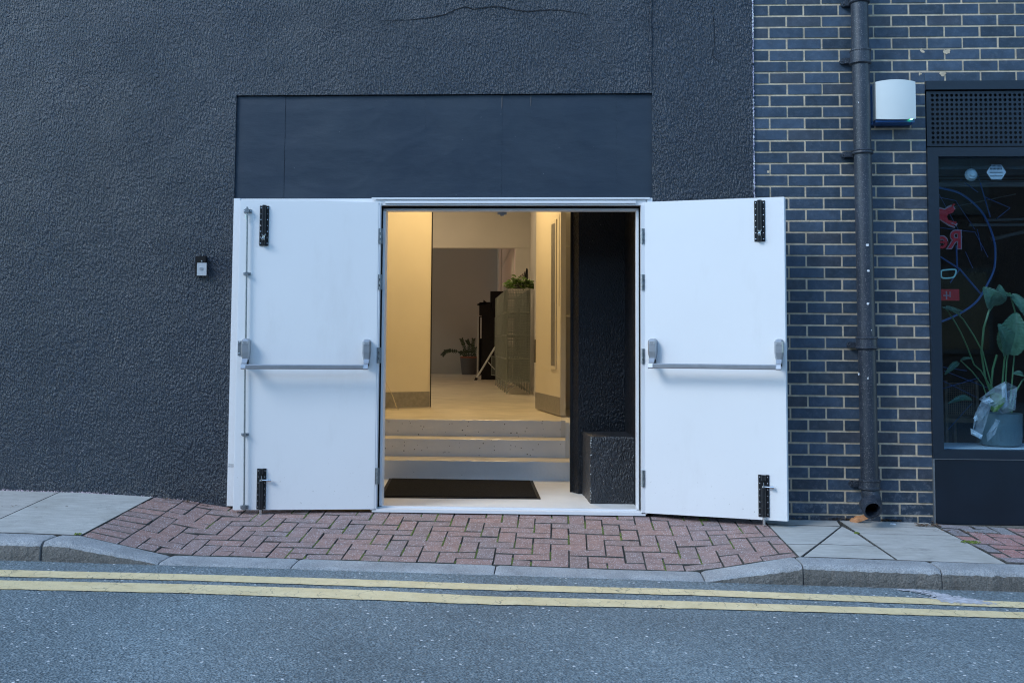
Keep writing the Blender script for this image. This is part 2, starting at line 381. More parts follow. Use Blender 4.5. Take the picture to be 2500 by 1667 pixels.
M = dict(
    stucco=stucco('black_textured_render', (.022, .033, .051)),
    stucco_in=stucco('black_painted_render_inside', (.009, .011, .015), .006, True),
    fascia=m_fascia(), brick=m_brick(), mortar=m_mortar(),
    paver=m_paver('paver_red_brown', [(0, (.275, .172, .152)), (.4, (.315, .192, .165)), (.75, (.245, .172, .158)), (1, (.29, .186, .168))]),
    paver2=m_paver('paver_mixed', [(0, (.38, .19, .17)), (.25, (.36, .20, .185)), (.4, (.25, .21, .22)), (.75, (.235, .235, .25)), (1, (.33, .32, .30))]),
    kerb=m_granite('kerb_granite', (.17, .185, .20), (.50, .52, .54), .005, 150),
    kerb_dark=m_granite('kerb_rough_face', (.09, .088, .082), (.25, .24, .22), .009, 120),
    slab=m_slab(), asphalt=m_asphalt(), yellow=m_yellow(), step=m_step(),
    white=m_white('white_door_paint', (.80, .81, .82)), whitef=m_white('white_frame_paint', (.76, .77, .79), False, .3),
    floor0=simple('white_painted_floor', (.80, .80, .78), .35, 0, .04, 3, 30, .001),
    floor1=simple('cream_painted_floor', (.68, .61, .47), .3, 0, .10, 4, 20, .001),
    cream=simple('cream_wall_paint', (.62, .60, .55), .6, 0, .02, 2),
    creamdoor=simple('cream_door_paint', (.64, .58, .45), .4, 0, .03, 1.5),
    greywall=simple('grey_room_wall_paint', (.40, .385, .34), .7, 0, .03, 1),
    kick=simple('brushed_steel_kick_plate', (.32, .31, .29), .4, .7, .08, 30),
    black=simple('matt_black', (.012, .012, .013), .6, 0, .1, 8),
    rubber=simple('black_rubber_seal', (.008, .008, .009), .7, 0, .1, 8),
    mat=simple('mat_fibre', (.006, .007, .009), .9, 0, .3, 60, 260, .003),
    matrim=simple('mat_rubber_rim', (.010, .011, .013), .55, 0, .1, 10),
    hard=simple('silver_grey_hardware', (.40, .42, .45), .38, .65, .04, 20),
    zinc=simple('dull_zinc', (.30, .33, .35), .42, .8, .1, 60),
    chrome=simple('bright_steel', (.72, .74, .76), .22, 1, .03, 40),
    bolt=simple('black_bolt_enamel', (.010, .012, .015), .3, 0, .1, 20),
    alum=simple('blue_black_window_frame', (.009, .018, .031), .42, 0, .06, 5, 30, .0006),
    panel=simple('blue_black_kick_panel', (.006, .013, .024), .38, 0, .12, 4, 12, .001),
    dark=simple('dark_room', (.012, .013, .016), .8),
    alarm=simple('alarm_cover_plastic', (.64, .68, .67), .35, 0, .02, 3),
    alarmblue=simple('blue_alarm_base', (.02, .10, .30), .35, 0, .05, 3),
    led=simple('green_led', (.1, .9, .3), .4, 0, 0, 3, emit=(.1, 1, .3), estr=6),
    silver=simple('satin_silver_plastic', (.55, .57, .60), .35, .4, .03, 30),
    pipe=m_pipe(), sill=simple('pale_window_sill', (.78, .82, .84), .4, 0, .05, 6),
    concrete=m_granite('concrete_plinth', (.12, .115, .105), (.27, .25, .22), .005, 90),
    soil_joint_shade=simple('joint_grit_and_shade', (.075, .075, .07), .95, 0, .4, 25, 200, .003),
    moss=simple('moss_green', (.12, .17, .03), .95, 0, .4, 50, 300, .004),
    leafdry=simple('dry_leaf', (.42, .20, .09), .7, 0, .2, 40, 60, .002),
    litter=simple('leaf_crumbs', (.17, .11, .07), .9, 0, .4, 60),
    paper=simple('white_paper', (.72, .74, .76), .6, 0, .05, 30),
    flake=simple('lilac_white_paint_edge', (.50, .47, .62), .7, 0, .3, 40),
    flakepink=simple('pale_pink_paint_edge', (.55, .44, .50), .7, 0, .2, 60),
    plum=simple('purple_brown_paint', (.12, .07, .08), .7, 0, .2, 40),
    mesh=simple('grey_green_wire', (.30, .335, .31), .4, .4, .05, 20),
    pothos=m_leaf('pothos_leaf', (.05, .11, .014), (.13, .22, .03)),
    zz=m_leaf('zz_leaf', (.016, .032, .012), (.035, .06, .02)),
    stre=m_leaf('broad_leaf', (.035, .10, .055), (.09, .19, .11)),
    stem=m_leaf('leaf_stem', (.06, .16, .06), (.10, .22, .09)),
    pot=simple('grey_plant_pot', (.10, .16, .18), .5, 0, .05, 5),
    potdark=simple('slate_plant_pot', (.09, .09, .09), .6),
    terra=simple('terracotta', (.25, .09, .05), .8),
    wrap=None, blue=simple('blue_neon_tube', (.008, .045, .16), .3, 0, 0, 3, emit=(.015, .13, .5), estr=.035),
    red=simple('red_sign_face', (.22, .010, .02), .4, 0, .05, 5, emit=(.6, .01, .03), estr=.04),
    signwhite=simple('white_sign_edge', (.22, .20, .26), .4, 0, .02, 5, emit=(.5, .45, .55), estr=.02),
    teal=simple('teal_glow_tube', (.2, .5, .5), .4, 0, 0, 3, emit=(.2, .45, .5), estr=.08),
    cane=simple('woven_cane', (.16, .10, .06), .7, 0, .2, 20),
    rail=simple('grey_ceiling_rail', (.35, .38, .38), .5, 0, .1, 4),
    shut=simple('dark_shutter', (.07, .09, .10), .5, 0, .1, 4),
    oppb=simple('opposite_brick', (.12, .085, .07), .85, 0, .15, 5),
    oppw=simple('opposite_window', (.02, .025, .03), .15, 0, .1, 2),
    oppf=simple('opposite_window_frame', (.10, .10, .10), .6),
    pinkpane=simple('window_daylight', (.45, .30, .24), .5, 0, .2, 4, emit=(.5, .30, .22), estr=.22),
    lamp=simple('lamp_diffuser', (.9, .85, .75), .5, 0, 0, 2, emit=(1, .78, .45), estr=3),
    cable=simple('cream_cable', (.55, .47, .33), .5),
    ground=simple('rough_ground', (.08, .075, .065), .9),
    oppp=simple('opposite_paving', (.24, .235, .22), .85, 0, .1, 3),
    glass=m_glass('window_glass', (.80, .90, .96), .01), vglass=m_glass('vision_glass', (.6, .6, .55), .05),
)
def m_wrap():
    t = NT('clear_plastic_wrap'); t.color((.75, .78, .82)); t.rough(.15); t.b.inputs['Alpha'].default_value = .32
    t.bump(t.noise(40, 3), .01); return t.m
M['wrap'] = m_wrap()
for k_m in ('mat', 'matrim', 'black', 'rubber'): M[k_m].node_tree.nodes['Principled BSDF'].inputs['Specular IOR Level'].default_value = .15
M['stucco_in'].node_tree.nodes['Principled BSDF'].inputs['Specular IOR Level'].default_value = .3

# ================================================================== SETTING: ground, road, kerb, pavement
MB().box(-40, 40, -40, 30, -1.2, -1.0).build('ground', M['ground'], kind='structure')
bm = MB()
xs = [-30, -5, -3, 0, 3, 5, 30]
top = [[bm.bm.verts.new((x, y, road_z(x))) for x in xs] for y in (YF + .03, -4, -11.0)]
for a, b in zip(top, top[1:]):
    for i in range(len(xs) - 1): bm.bm.faces.new((a[i], b[i], b[i + 1], a[i + 1]))
bm.build('road', M['asphalt'], kind='structure')
# far pavement across the road (behind the camera)
MB().box(-30, 30, -13.0, -11.0, -.6, .0).build('far_pavement', M['oppp'], kind='structure')

def strip(name, edge_a, edge_b, label):
    A = [onroad(*p) for p in edge_a]; B = [onroad(*p) for p in edge_b]
    def interp(P, x):
        if x < P[0].x: a, b = P[0], P[1]
        elif x > P[-1].x: a, b = P[-2], P[-1]
        else:
            for a, b in zip(P, P[1:]):
                if x <= b.x: break
        return a.y + (b.y - a.y) * (x - a.x) / (b.x - a.x)
    bm = MB(); prev = None; x = -6.0
    while x < 6.0:
        cur = []
        ja = .005 * noise.noise(Vector((x * 40, 1, 0))) + .007 * noise.noise(Vector((x * 9, 2, 0)))
        jb = .005 * noise.noise(Vector((x * 40, 5, 0))) + .007 * noise.noise(Vector((x * 9, 6, 0)))
        ya, yb = interp(A, x) + ja, interp(B, x) + jb
        for y in (ya, (ya + yb) / 2, yb):
            cur.append(bm.bm.verts.new((x, y, road_z(x) + .004)))
        if prev:
            for k in range(2): bm.bm.faces.new((prev[k], prev[k + 1], cur[k + 1], cur[k]))
        prev = cur; x += .012
    return bm.build(name, M['yellow'], kind='structure', label=label)
L1a = [(0, 1391.9), (459, 1402.6), (899, 1416), (1183, 1426.5), (1699, 1440), (2050, 1453), (2500, 1471)]
L1b = [(0, 1408.3), (459, 1418), (899, 1432.5), (1183, 1441), (1699, 1454.5), (2050, 1468), (2500, 1485)]
L2a = [(0, 1417.5), (459, 1427), (899, 1441.6), (1183, 1456.4), (1699, 1469), (2050, 1481.3), (2500, 1495.5)]
L2b = [(0, 1439), (459, 1449), (899, 1465), (1183, 1476.3), (1699, 1487), (2050, 1496.6), (2500, 1510.8)]
strip('yellow_line', L1a, L1b, 'cracked yellow road line nearest the kerb')
strip('yellow_line', L2a, L2b, 'wider cracked yellow road line farther from the kerb')
# spilt plaster smear over the line at the right
bm = MB()
cs = onroad(2290, 1462)
pts = [(2195, 1441), (2235, 1437), (2290, 1447), (2345, 1462), (2400, 1470), (2395, 1476), (2340, 1477), (2300, 1474), (2275, 1462), (2240, 1452)]
core = [onroad(*q) for q in ((2200, 1441), (2245, 1443), (2285, 1452), (2320, 1464), (2365, 1471), (2400, 1474))]
for _ in range(1500):
    k = random.choice((0, 1, 2, 3, 3, 3, 4)); a = core[k].lerp(core[k + 1], rnd()); sp = (.018, .022, .035, .040, .026)[k]
    x, y = a.x + random.gauss(0, sp * 1.2), a.y + random.gauss(0, sp * .5); q = U(.003, .009) * (1.4 if k in (2, 3) else 1); t0 = U(0, 6.28)
    bm.face([(x + q * math.cos(t0 + j * 1.2566) * U(.6, 1.2), y + q * math.sin(t0 + j * 1.2566) * U(.4, .9), road_z(x) + .0048 + .0008 * rnd()) for j in range(5)])
bm.build('plaster_smear', simple('pale_plaster', (.50, .50, .54), .85, 0, .2, 30, 60, .002), kind='stuff', label='pale plaster spilt over the yellow line near the right kerb')

# ---- kerb
kerb = thing('kerb', (0, YK, 0), kind='structure', label='worn grey granite kerb dropped in front of the double doors')
joints = [-6.2, -5.3, -4.4, -3.5, -2.60, -2.10, -1.40, -.345, .73, 1.222, 1.911, 2.62, 3.5, 4.4, 5.3]
joints[4] = onG(152, 1300).x
for a, b in zip(joints, joints[1:]):
    g = .0035
    if abs(b - joints[4]) < .01: g = .004
    x0, x1 = a + g, b - (.010 if abs(b - joints[4]) < .01 else g)
    n = max(6, int((x1 - x0) / .02)); bm = MB(); rows = []
    for i in range(n + 1):
        x = x0 + (x1 - x0) * i / n
        e = min(i, n - i); er = .006 if e == 0 else 0
        j = .004 * noise.noise(Vector((x * 12, 3, 1))); j2 = .007 * noise.noise(Vector((x * 22, 7, 1))) + .004 * noise.noise(Vector((x * 60, 2, 1)))
        zk, zf = lerp_tab(ZK, x), lerp_tab(ZF, x); rz = road_z(x) - .06
        h = zf - road_z(x)
        ch = min(.018, max(.004, h * .2)) * (1 + .5 * noise.noise(Vector((x * 30, 1, 8))))
        prof = [(YK, zk - .15), (YK, zk - .001 - er), (YK - .05, zk + (zf - zk) * .3 + j * .4 - er * .6), (YF + .020, zf + .001 + j * .4 - er * .6), (YF + .006 + j2, zf - ch * .45 - er), (YF - .004 + j2, zf - ch - .006), (YF - .008 + j2 * 1.4, (zf + rz) / 2), (YF - .004, rz)]
        rows.append([bm.bm.verts.new((x, y, z)) for y, z in prof])
    for ra, rb in zip(rows, rows[1:]):
        for k in range(len(ra) - 1):
            fc = bm.bm.faces.new((ra[k], ra[k + 1], rb[k + 1], rb[k]))
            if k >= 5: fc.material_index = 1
    bm.bm.faces.new(rows[0]); bm.bm.faces.new(rows[-1][::-1])
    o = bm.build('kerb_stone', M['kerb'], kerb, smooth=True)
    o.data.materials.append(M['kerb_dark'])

# ---- pavement pieces
pave = thing('pavement', (0, 0, 0), kind='structure', label='footway of slabs and red brown block paving along the wall')
bm = MB()   # bed under the pieces
xs = [-9 + .15 * i for i in range(121)]
ys = [0.22, -.0, -.25, -.5, -.75, -.999]
g = [[bm.bm.verts.new((x, y, G(x, y) - .011)) for x in xs] for y in ys]
for a, b in zip(g, g[1:]):
    for i in range(len(xs) - 1): bm.bm.faces.new((a[i], b[i], b[i + 1], a[i + 1]))
bm.build('paving_bed', M['soil_joint_shade'], pave)

def clip(poly, inside, inter):
    out = []
    for i, p in enumerate(poly):
        q = poly[(i + 1) % len(poly)]
        if inside(p):
            out.append(p)
            if not inside(q): out.append(inter(p, q))
        elif inside(q): out.append(inter(p, q))
    return out
def clip_half(poly, ax, lim, keep_less):
    f = (lambda p: p[ax] <= lim) if keep_less else (lambda p: p[ax] >= lim)
    def inter(p, q):
        t = (lim - p[ax]) / (q[ax] - p[ax]); return (p[0] + (q[0] - p[0]) * t, p[1] + (q[1] - p[1]) * t)
    return clip(poly, f, inter) if poly else poly
def area(P): return .5 * sum(P[i][0] * P[(i + 1) % len(P)][1] - P[(i + 1) % len(P)][0] * P[i][1] for i in range(len(P)))
def inset(P, d):
    if area(P) < 0: P = P[::-1]
    n = len(P); out = []
    for i in range(n):
        a, b, c = Vector(P[i - 1]), Vector(P[i]), Vector(P[(i + 1) % n])
        e1, e2 = (b - a).normalized(), (c - b).normalized()
        n1, n2 = Vector((-e1.y, e1.x)), Vector((-e2.y, e2.x))
        k = n1 + n2; k = k / max(.25, k.dot(n1)) if k.length > 1e-6 else n1
        out.append(tuple(b + k * d))
    return out
def subdiv(P, step):
    out = []
    for i, p in enumerate(P):
        q = P[(i + 1) % len(P)]; n = max(1, int(math.dist(p, q) / step))
        for k in range(n): out.append((p[0] + (q[0] - p[0]) * k / n, p[1] + (q[1] - p[1]) * k / n))
    return out
def piece(P, name, mat, parent, joint=.002, ch=.004, lift=0, tilt=(0, 0), wob=0, step=None):
    P = inset(P, joint)
    if abs(area(P)) < .0006: return
    if step: P = subdiv(P, step)
    cx = sum(p[0] for p in P) / len(P); cy = sum(p[1] for p in P) / len(P)
    def Z(p): return G(p[0], p[1]) + lift + tilt[0] * (p[0] - cx) + tilt[1] * (p[1] - cy)
    if wob: P = [(p[0] + U(-wob, wob), p[1] + U(-wob, wob)) for p in P]
    I = inset(P, ch)
    bm = MB(); n = len(P)
    if area(P) < 0: P = P[::-1]
    t = [bm.bm.verts.new((*p, Z(p))) for p in I]
    m = [bm.bm.verts.new((*p, Z(p) - ch * .8)) for p in P]
    b = [bm.bm.verts.new((*p, Z(p) - .05)) for p in P]
    bm.bm.faces.new(t)
    for i in range(n):
        k = (i + 1) % n
        for f_ in (bm.bm.faces.new((m[i], m[k], t[k], t[i])), bm.bm.faces.new((b[i], b[k], m[k], m[i]))): f_.material_index = 1  # chamfers and sides take the dark grit colour as painted joint shade
    o = bm.build(name, mat, parent); o.data.materials.append(M['soil_joint_shade'])

XL = (onG(367, 1214).x + onG(212, 1303).x) / 2      # left edge of the block paving
XR = onG(1946, 1356).x
A_ = .1015
X0 = XL + 2 * A_
YT = -.012
moss_spots = []
# left column of stretchers
nrow = 10; j = 0
for r in range(nrow):
    y1 = YT - r * A_ * .975; y0 = y1 - A_ * .975
    P = [(XL, y0), (X0, y0), (X0, y1), (XL, y1)]
    P = clip_half(P, 1, YK + .003, False)
    piece(P, 'paver', M['paver'], pave, .0022, .004, U(-.002, .002), (U(-.015, .015), U(-.02, .02)), .0012)
def herring(x_org, xmin, xmax, mat, i0, i1, aa, yy=YT, ra=.975):
    for i in range(i0, i1):
        for jj in range(-14, 3):
            d = (i + jj) % 4
            if d == 0: P = [(i, jj), (i + 2, jj), (i + 2, jj + 1), (i, jj + 1)]
            elif d == 2: P = [(i, jj), (i + 1, jj), (i + 1, jj + 2), (i, jj + 2)]
            else: continue
            P = [(x_org + p[0] * aa, yy + p[1] * aa * ra) for p in P]
            P = clip_half(P, 0, xmin, False); P = clip_half(P, 0, xmax, True)
            P = clip_half(P, 1, yy, True); P = clip_half(P, 1, YK + .003, False)
            if len(P) < 3 or abs(area(P)) < .0008: continue
            piece(P, 'paver', mat, pave, .0020, .0030, U(-.002, .0025), (U(-.02, .02), U(-.025, .025)), .0016)
            if d == 2:
                moss_spots.append((P[0][0], min(p[1] for p in P), max(p[1] for p in P)))
herring(X0, X0, XR, M['paver'], -2, 40, A_)
# slabs between the block paving and the right-hand blocks
wl = lambda px, py: tuple(onG(px, py).xy)
k_ = YK + .003
XR2w = onG(2262, 1272).x; XR2k = onG(2461, 1375).x
def fix(P):
    return [(x, min(YT, max(k_, y))) for x, y in P]
Aw, A1, A2, Ak = wl(2025, 1257), wl(2055, 1284), wl(2094, 1302.6), wl(2187, 1364.6)
Aw = (Aw[0], YT); Ak = (Ak[0], k_)
Bk = (wl(1956, 1357)[0], k_)
def on_line(p, q, t): return (p[0] + (q[0] - p[0]) * t, p[1] + (q[1] - p[1]) * t)
Bm = on_line(A1, Bk, .62); Am = on_line(A2, Ak, .5)
Rw = (XR2w, YT); Rk = (XR2k, k_); Rm = on_line(Rw, Rk, .36)
ly1 = wl(1849, 1279)[1]; ly2 = wl(1918, 1328)[1]
for P in ([(XR, YT), Aw, A1, (XR, ly1)], [(XR, ly1), A1, Bm, (XR, ly2)], [(XR, ly2), Bm, Bk, (XR, k_)],
          [A1, A2, Am, Bm], [Bm, Am, Ak, Bk], [Aw, Rw, Rm, A2], [A2, Rm, Rk, Ak]):
    if area(P) < 0: P = P[::-1]
    piece(P, 'slab', M['slab'], pave, .003, .005, U(-.001, .002), (U(-.004, .004), U(-.006, .006)), 0, .2)
# right-hand mixed blocks, clipped along the last slab
def herring_right():
    aa = .104
    for i in range(0, 40):
        for jj in range(-13, 2):
            d = (i + jj) % 4
            if d == 0: P = [(i, jj), (i + 2, jj), (i + 2, jj + 1), (i, jj + 1)]
            elif d == 2: P = [(i, jj), (i + 1, jj), (i + 1, jj + 2), (i, jj + 2)]
            else: continue
            P = [(XR2w + .02 + p[0] * aa - .1, YT - .03 + p[1] * aa) for p in P]
            dx = XR2k - XR2w; dy = k_ - YT
            side = lambda p: ((p[0] - XR2w) * dy - (p[1] - YT) * dx) <= -.0005
            def inter(p, q):
                f = lambda s: (s[0] - XR2w) * dy - (s[1] - YT) * dx
                t = f(p) / (f(p) - f(q)); return (p[0] + (q[0] - p[0]) * t, p[1] + (q[1] - p[1]) * t)
            P = clip(P, side, inter)
            if len(P) < 3: continue
            P = clip_half(P, 1, YT - .03, True); P = clip_half(P, 1, k_, False); P = clip_half(P, 0, 4.1, True)
            if len(P) < 3 or abs(area(P)) < .001: continue
            piece(P, 'paver', M['paver2'], pave, .003, .005, U(-.003, .003), (U(-.02, .02), U(-.03, .03)), .0015)
herring_right()
# left slabs
xa = onG(50, 1244).x
for a, b in ((xa, XL), (xa - .92, xa), (xa - 1.8, xa - .92), (xa - 2.7, xa - 1.8), (xa - 3.6, xa - 2.7)):
    sp = YT if rnd() < 0 else YT
    piece([(a, k_), (b, k_), (b, sp), (a, sp)], 'slab', M['slab'], pave, .002, .003, U(0, .002), (0, 0), 0, .15)
for a, b in ((4.1, 5.0), (5.0, 5.9)):
    piece([(a, k_), (b, k_), (b, YT), (a, YT)], 'slab', M['slab'], pave, .003, .005, 0, (0, 0), 0, .2)
# moss in the receding joints
bm = MB()
for x, y0, y1 in moss_spots:
    p = .8 * math.exp(-((x + .75) / 1.1) ** 2) + .3
    if rnd() > p or x < -2.2: continue
    y = y0 + U(0, .03)
    while y < y1 - U(0, .06):
        w_ = U(.0045, .0085); l = U(.006, .012); z = G(x, y) - U(.0005, .0025)
        v = [bm.bm.verts.new((x + math.cos(a) * w_, y + math.sin(a) * l, z + .0)) for a in (0, 1.05, 2.1, 3.14, 4.2, 5.24)]
        c = bm.bm.verts.new((x + U(-.001, .001), y, z + .0035))
        for i in range(6): bm.bm.faces.new((v[i], v[(i + 1) % 6], c))
        y += l * U(.9, 1.5)
def moss_blob(bm, c, n, r):
    for _ in range(n):
        a = U(0, 6.28); q = r * math.sqrt(rnd()); x, y = c.x + q * math.cos(a), c.y + q * math.sin(a) * .6
        h = U(.003, .009)
        bm.face([(x - h, y, G(x, y)), (x + h, y - .002, G(x, y) + h), (x, y + .003, G(x, y) + h * 1.3)])
moss_blob(bm, onG(190, 1305), 30, .02); moss_blob(bm, onG(2370, 1325), 60, .05); moss_blob(bm, onG(2192, 1270), 60, .02)
moss_blob(bm, onG(2092, 1303), 40, .015); moss_blob(bm, onG(1720, 1270), 60, .03)
bm.build('moss', M['moss'], pave, kind='stuff')

# ================================================================== BLACK RENDERED WALL
XWL = at(574, 486).x; XWR = at(1592, 486).x; XB = at(1836.5, 250).x
ZT0 = at(1000, 486).z; ZP1 = at(1000, 233).z
YR = -.022
wall = thing('black_wall', (0, 0, 0), 'black painted wall of rough textured render around the doorway', 'wall')
def grid_wall(x0, x1, z0, z1, y0, y1):
    return (x0, x1, y0, y1, z0, z1)
bm = MB()
bm.box(-9, XWL, YR, .2, -.4, 6).box(XWL, XWR, YR, .2, ZP1, 6).box(XWR, XB, YR, .2, -.4, 6)
bm.box(XWL, XWR, .03, .2, ZT0 + .002, ZP1)
bm.build('render', M['stucco'], wall)
# fascia boards
def board(px0, px1, dy, z1=ZP1 - .004):
    x0, x1 = at(px0, 350).x, at(px1, 350).x
    n = max(6, int((x1 - x0) / .016)); m = 44; bm = MB(); vs = []
    for i in range(n + 1):
        r = []
        for k in range(m + 1):
            x = x0 + (x1 - x0) * i / n; z = ZT0 + .003 + (z1 - ZT0 - .003) * k / m
            w1 = 1 - abs(noise.noise(Vector((x * 2.4, z * 6.5 + .6 * math.sin(x * 3), 2)))) * 3; w2 = 1 - abs(noise.noise(Vector((x * 5.5 + z * 3, z * 9, 7)))) * 4
            fade = .35 + .65 * max(0, noise.noise(Vector((x * 1.3, z * 1.8, 11))) + .4)
            y = -.004 + dy + .004 * noise.noise(Vector((x * 3, z * 5, 2))) - fade * (.0020 * max(0, w1) ** 4 + .0014 * max(0, w2) ** 4) * min(1, 8 * min(k, m - k) / m)
            r.append(bm.bm.verts.new((x, y, z)))
        vs.append(r)
    for i in range(n):
        for k in range(m): bm.bm.faces.new((vs[i][k], vs[i + 1][k], vs[i + 1][k + 1], vs[i][k + 1]))
    return bm.build('fascia_panel', M['fascia'], wall, smooth=True)
board(577, 695.6, -.0025); board(696, 1038.3, -.0005); board(1038.5, 1225.4, -.0012); board(1225.6, 1296.4, .0002); board(1296.6, 1505.4, -.0008); board(1505.6, 1594, 0)
# creases and the pale seam
bm = MB()
for px, y0, y1, r in ((1226, 235, 282, .0030), (1296.5, 235, 265, .0026)):
    a, b = at(px, y0), at(px - 1, y1); bm.tube([(a.x, -.004, a.z), ((a.x + b.x) / 2, -.006, (a.z + b.z) / 2), (b.x, -.002, b.z)], [r, r * .8, .0005], 6)
bm.build('crease', simple('chipped_edge', (.12, .11, .11), .6), wall, kind='stuff')
# raised bead and crack
bm = MB()
pts = [at(1589 + math.sin(i) * .8, -40 + i * 20) for i in range(14)]
bm.tube([(p.x, YR - .003, p.z) for p in pts], [U(.0035, .0055) for _ in pts], 6)
bm.build('render_bead', M['stucco'], wall)
bm = MB()
cr = [(925, 54), (1000, 52), (1035, 48), (1060, 45), (1090, 38), (1110, 28), (1135, 20), (1160, 26), (1190, 21), (1222, 20), (1250, 27), (1290, 32), (1320, 28), (1365, 28), (1400, 33), (1440, 40)]
pp = [at(*p) for p in cr]
for i in range(len(pp) - 1):
    a, b = pp[i], pp[i + 1]
    for k in range(4):
        u = a.lerp(b, k / 4); v = a.lerp(b, (k + 1) / 4)
        th = .0026 + .0014 * noise.noise(Vector((u.x * 30, 0, 0))); th *= min(1, .3 + 4 * min((i + k / 4) / 15, 1 - (i + k / 4) / 15))
        jz = .004 * noise.noise(Vector((u.x * 40, 3, 0))); jz2 = .004 * noise.noise(Vector((v.x * 40, 3, 0)))
        bm.face([(u.x, YR - .0035, u.z + jz - th), (v.x, YR - .0035, v.z + jz2 - th), (v.x, YR - .0015, v.z + jz2 + th), (u.x, YR - .0015, u.z + jz + th)])
for c in ([(1738, 20), (1742, 70), (1743, 110), (1738, 140), (1752, 152), (1780, 158)],):
    pp = [at(*p) for p in c]
    for a, b in zip(pp, pp[1:]):
        bm.face([(a.x - .0014, YR - .003, a.z), (b.x - .0014, YR - .003, b.z), (b.x + .0014, YR - .003, b.z + .001), (a.x + .0014, YR - .003, a.z + .001)])
bm.build('crack', M['rubber'], wall, kind='stuff')
# ragged paint edges
def flakes(name, mat, gen, n, parent):
    bm = MB()
    for i in range(n):
        c, s = gen(); k = random.choice((4, 5, 6)); a0 = U(0, 6.28)
        pts = [(c[0] + s * U(.5, 1.1) * math.cos(a0 + 6.28 * q / k) * .7, c[1] - .001 * rnd(), c[2] + s * U(.5, 1.1) * math.sin(a0 + 6.28 * q / k) * 1.2) for q in range(k)]
        bm.face(pts)
    return bm.build(name, mat, parent, kind='stuff')
def g1():
    z = U(1.3, 3.4); d = noise.noise(Vector((z * 9, 0, 4)))
    return (XB + .004 + .003 * d + U(-.003, .003), -.014 - U(0, .010), z), U(.003, .007)
flakes('paint_edge', M['flake'], g1, 900, wall)
flakes('paint_edge', M['paper'], lambda: ((XB + U(.000, .007), -.016 - U(0, .01), random.choice((U(3.0, 3.35), U(1.9, 2.6), U(1.3, 1.7)))), U(.003, .007)), 260, wall)
def g2():
    x = U(-3.75, -2.85) if rnd() < .9 else U(-2.85, -2.3)
    return (x, YR - .003, lerp_tab(ZW, x) + .001 + U(-.004, .005)), U(.002, .006)
flakes('paint_edge', M['flakepink'], g2, 260, wall)

# ================================================================== DOOR FRAME
fr = thing('door_frame', (at(1240, 1250).x, 0, 0), 'white steel frame and sill around the open doorway', 'door frame')
jl0, jl1 = at(912, 900).x, at(925.5, 900).x
jr0, jr1 = at(1564, 900).x, at(1578, 900).x
zh1 = at(1240, 485.5).z; zh0 = at(1240, 503).z
W_ = M['whitef']
for a, b, s in ((jl0, jl1, 1), (jr0, jr1, -1)):
    bm = MB(); bm.box(a, b, -.045, .10, 0.0, zh0)
    o = bm.build('jamb', W_, fr, bevel=.002)
    e = b if s > 0 else a
    MB().box(min(e, e + s * .009), max(e, e + s * .009), .012, .04, .012, zh0 - .012).build('seal', M['rubber'], fr)
    MB().box(min(e + s * .0095, e + s * .026), max(e + s * .0095, e + s * .026), .02, .10, .012, zh0 - .028).build('stop', W_, fr, bevel=.002)
bm = MB(); bm.box(jl0 + .004, jr1 - .004, -.030, .10, zh0 + .001, zh1 - .001)
bm.box(jl1 + .03, jr0 - .03, -.042, -.0305, zh0 + .012, zh0 + .026)
bm.build('head', W_, fr, bevel=.003)
MB().box(jl0 - .02, jr1 + .02, -.045, -.031, zh1 - .008, zh1 + .002).build('drip_strip', W_, fr, bevel=.002)
MB().box(jl1, jr0, .012, .04, zh0 - .012, zh0 - .0005).build('seal', M['rubber'], fr)
MB().box(jl1 + .01, jr0 - .01, .03, .10, zh0 - .026, zh0 - .0125).build('stop', W_, fr, bevel=.002)
zs = at(1240, 1248).z
MB().box(jl0 + .01, jr1 - .01, -.045, .12, -.012, .006).build('sill', W_, fr, bevel=.003)
MB().box(jl1 + .001, jr0 - .001, .02, .055, .0065, .016).build('sill_lip', W_, fr, bevel=.002)
MB().box(XWL + .02, XWR, -.03, .2, -.3, -.0125).build('sill_base', M['black'], fr)
# fixed white panel behind the left leaf, its return and the small stub on the right
zt = at(700, 486).z
MB().box(XWL + .001, XWL + .042, -.028, .19, 0.01, zt).build('side_trim', W_, fr, bevel=.004)
MB().box(XWL + .0425, jl0 - .002, .0, .02, 0.01, zt - .03).build('side_panel', W_, fr)
MB().box(XWL + .0425, jl0 + .0035, -.020, .02, zt - .030, zt - .001).build('top_trim', W_, fr)
MB().box(at(1578, 485).x + .001, XWR - .001, -.032, .19, 0.01, zt).build('side_trim', W_, fr, bevel=.003)
MB().box(jr1 - .0035, at(1578, 485).x + .0005, -.020, .02, zh0 + .001, zt - .001).build('top_trim', W_, fr)
zz = at(562, 1135).z
MB().box(XWL + .004, XWL + .041, -.030, -.0275, zz - .006, zz - .003).box(XWL + .004, XWL + .041, -.030, -.0285, zz + .006, zz + .009).build('trim_groove', M['zinc'], fr, kind='stuff')

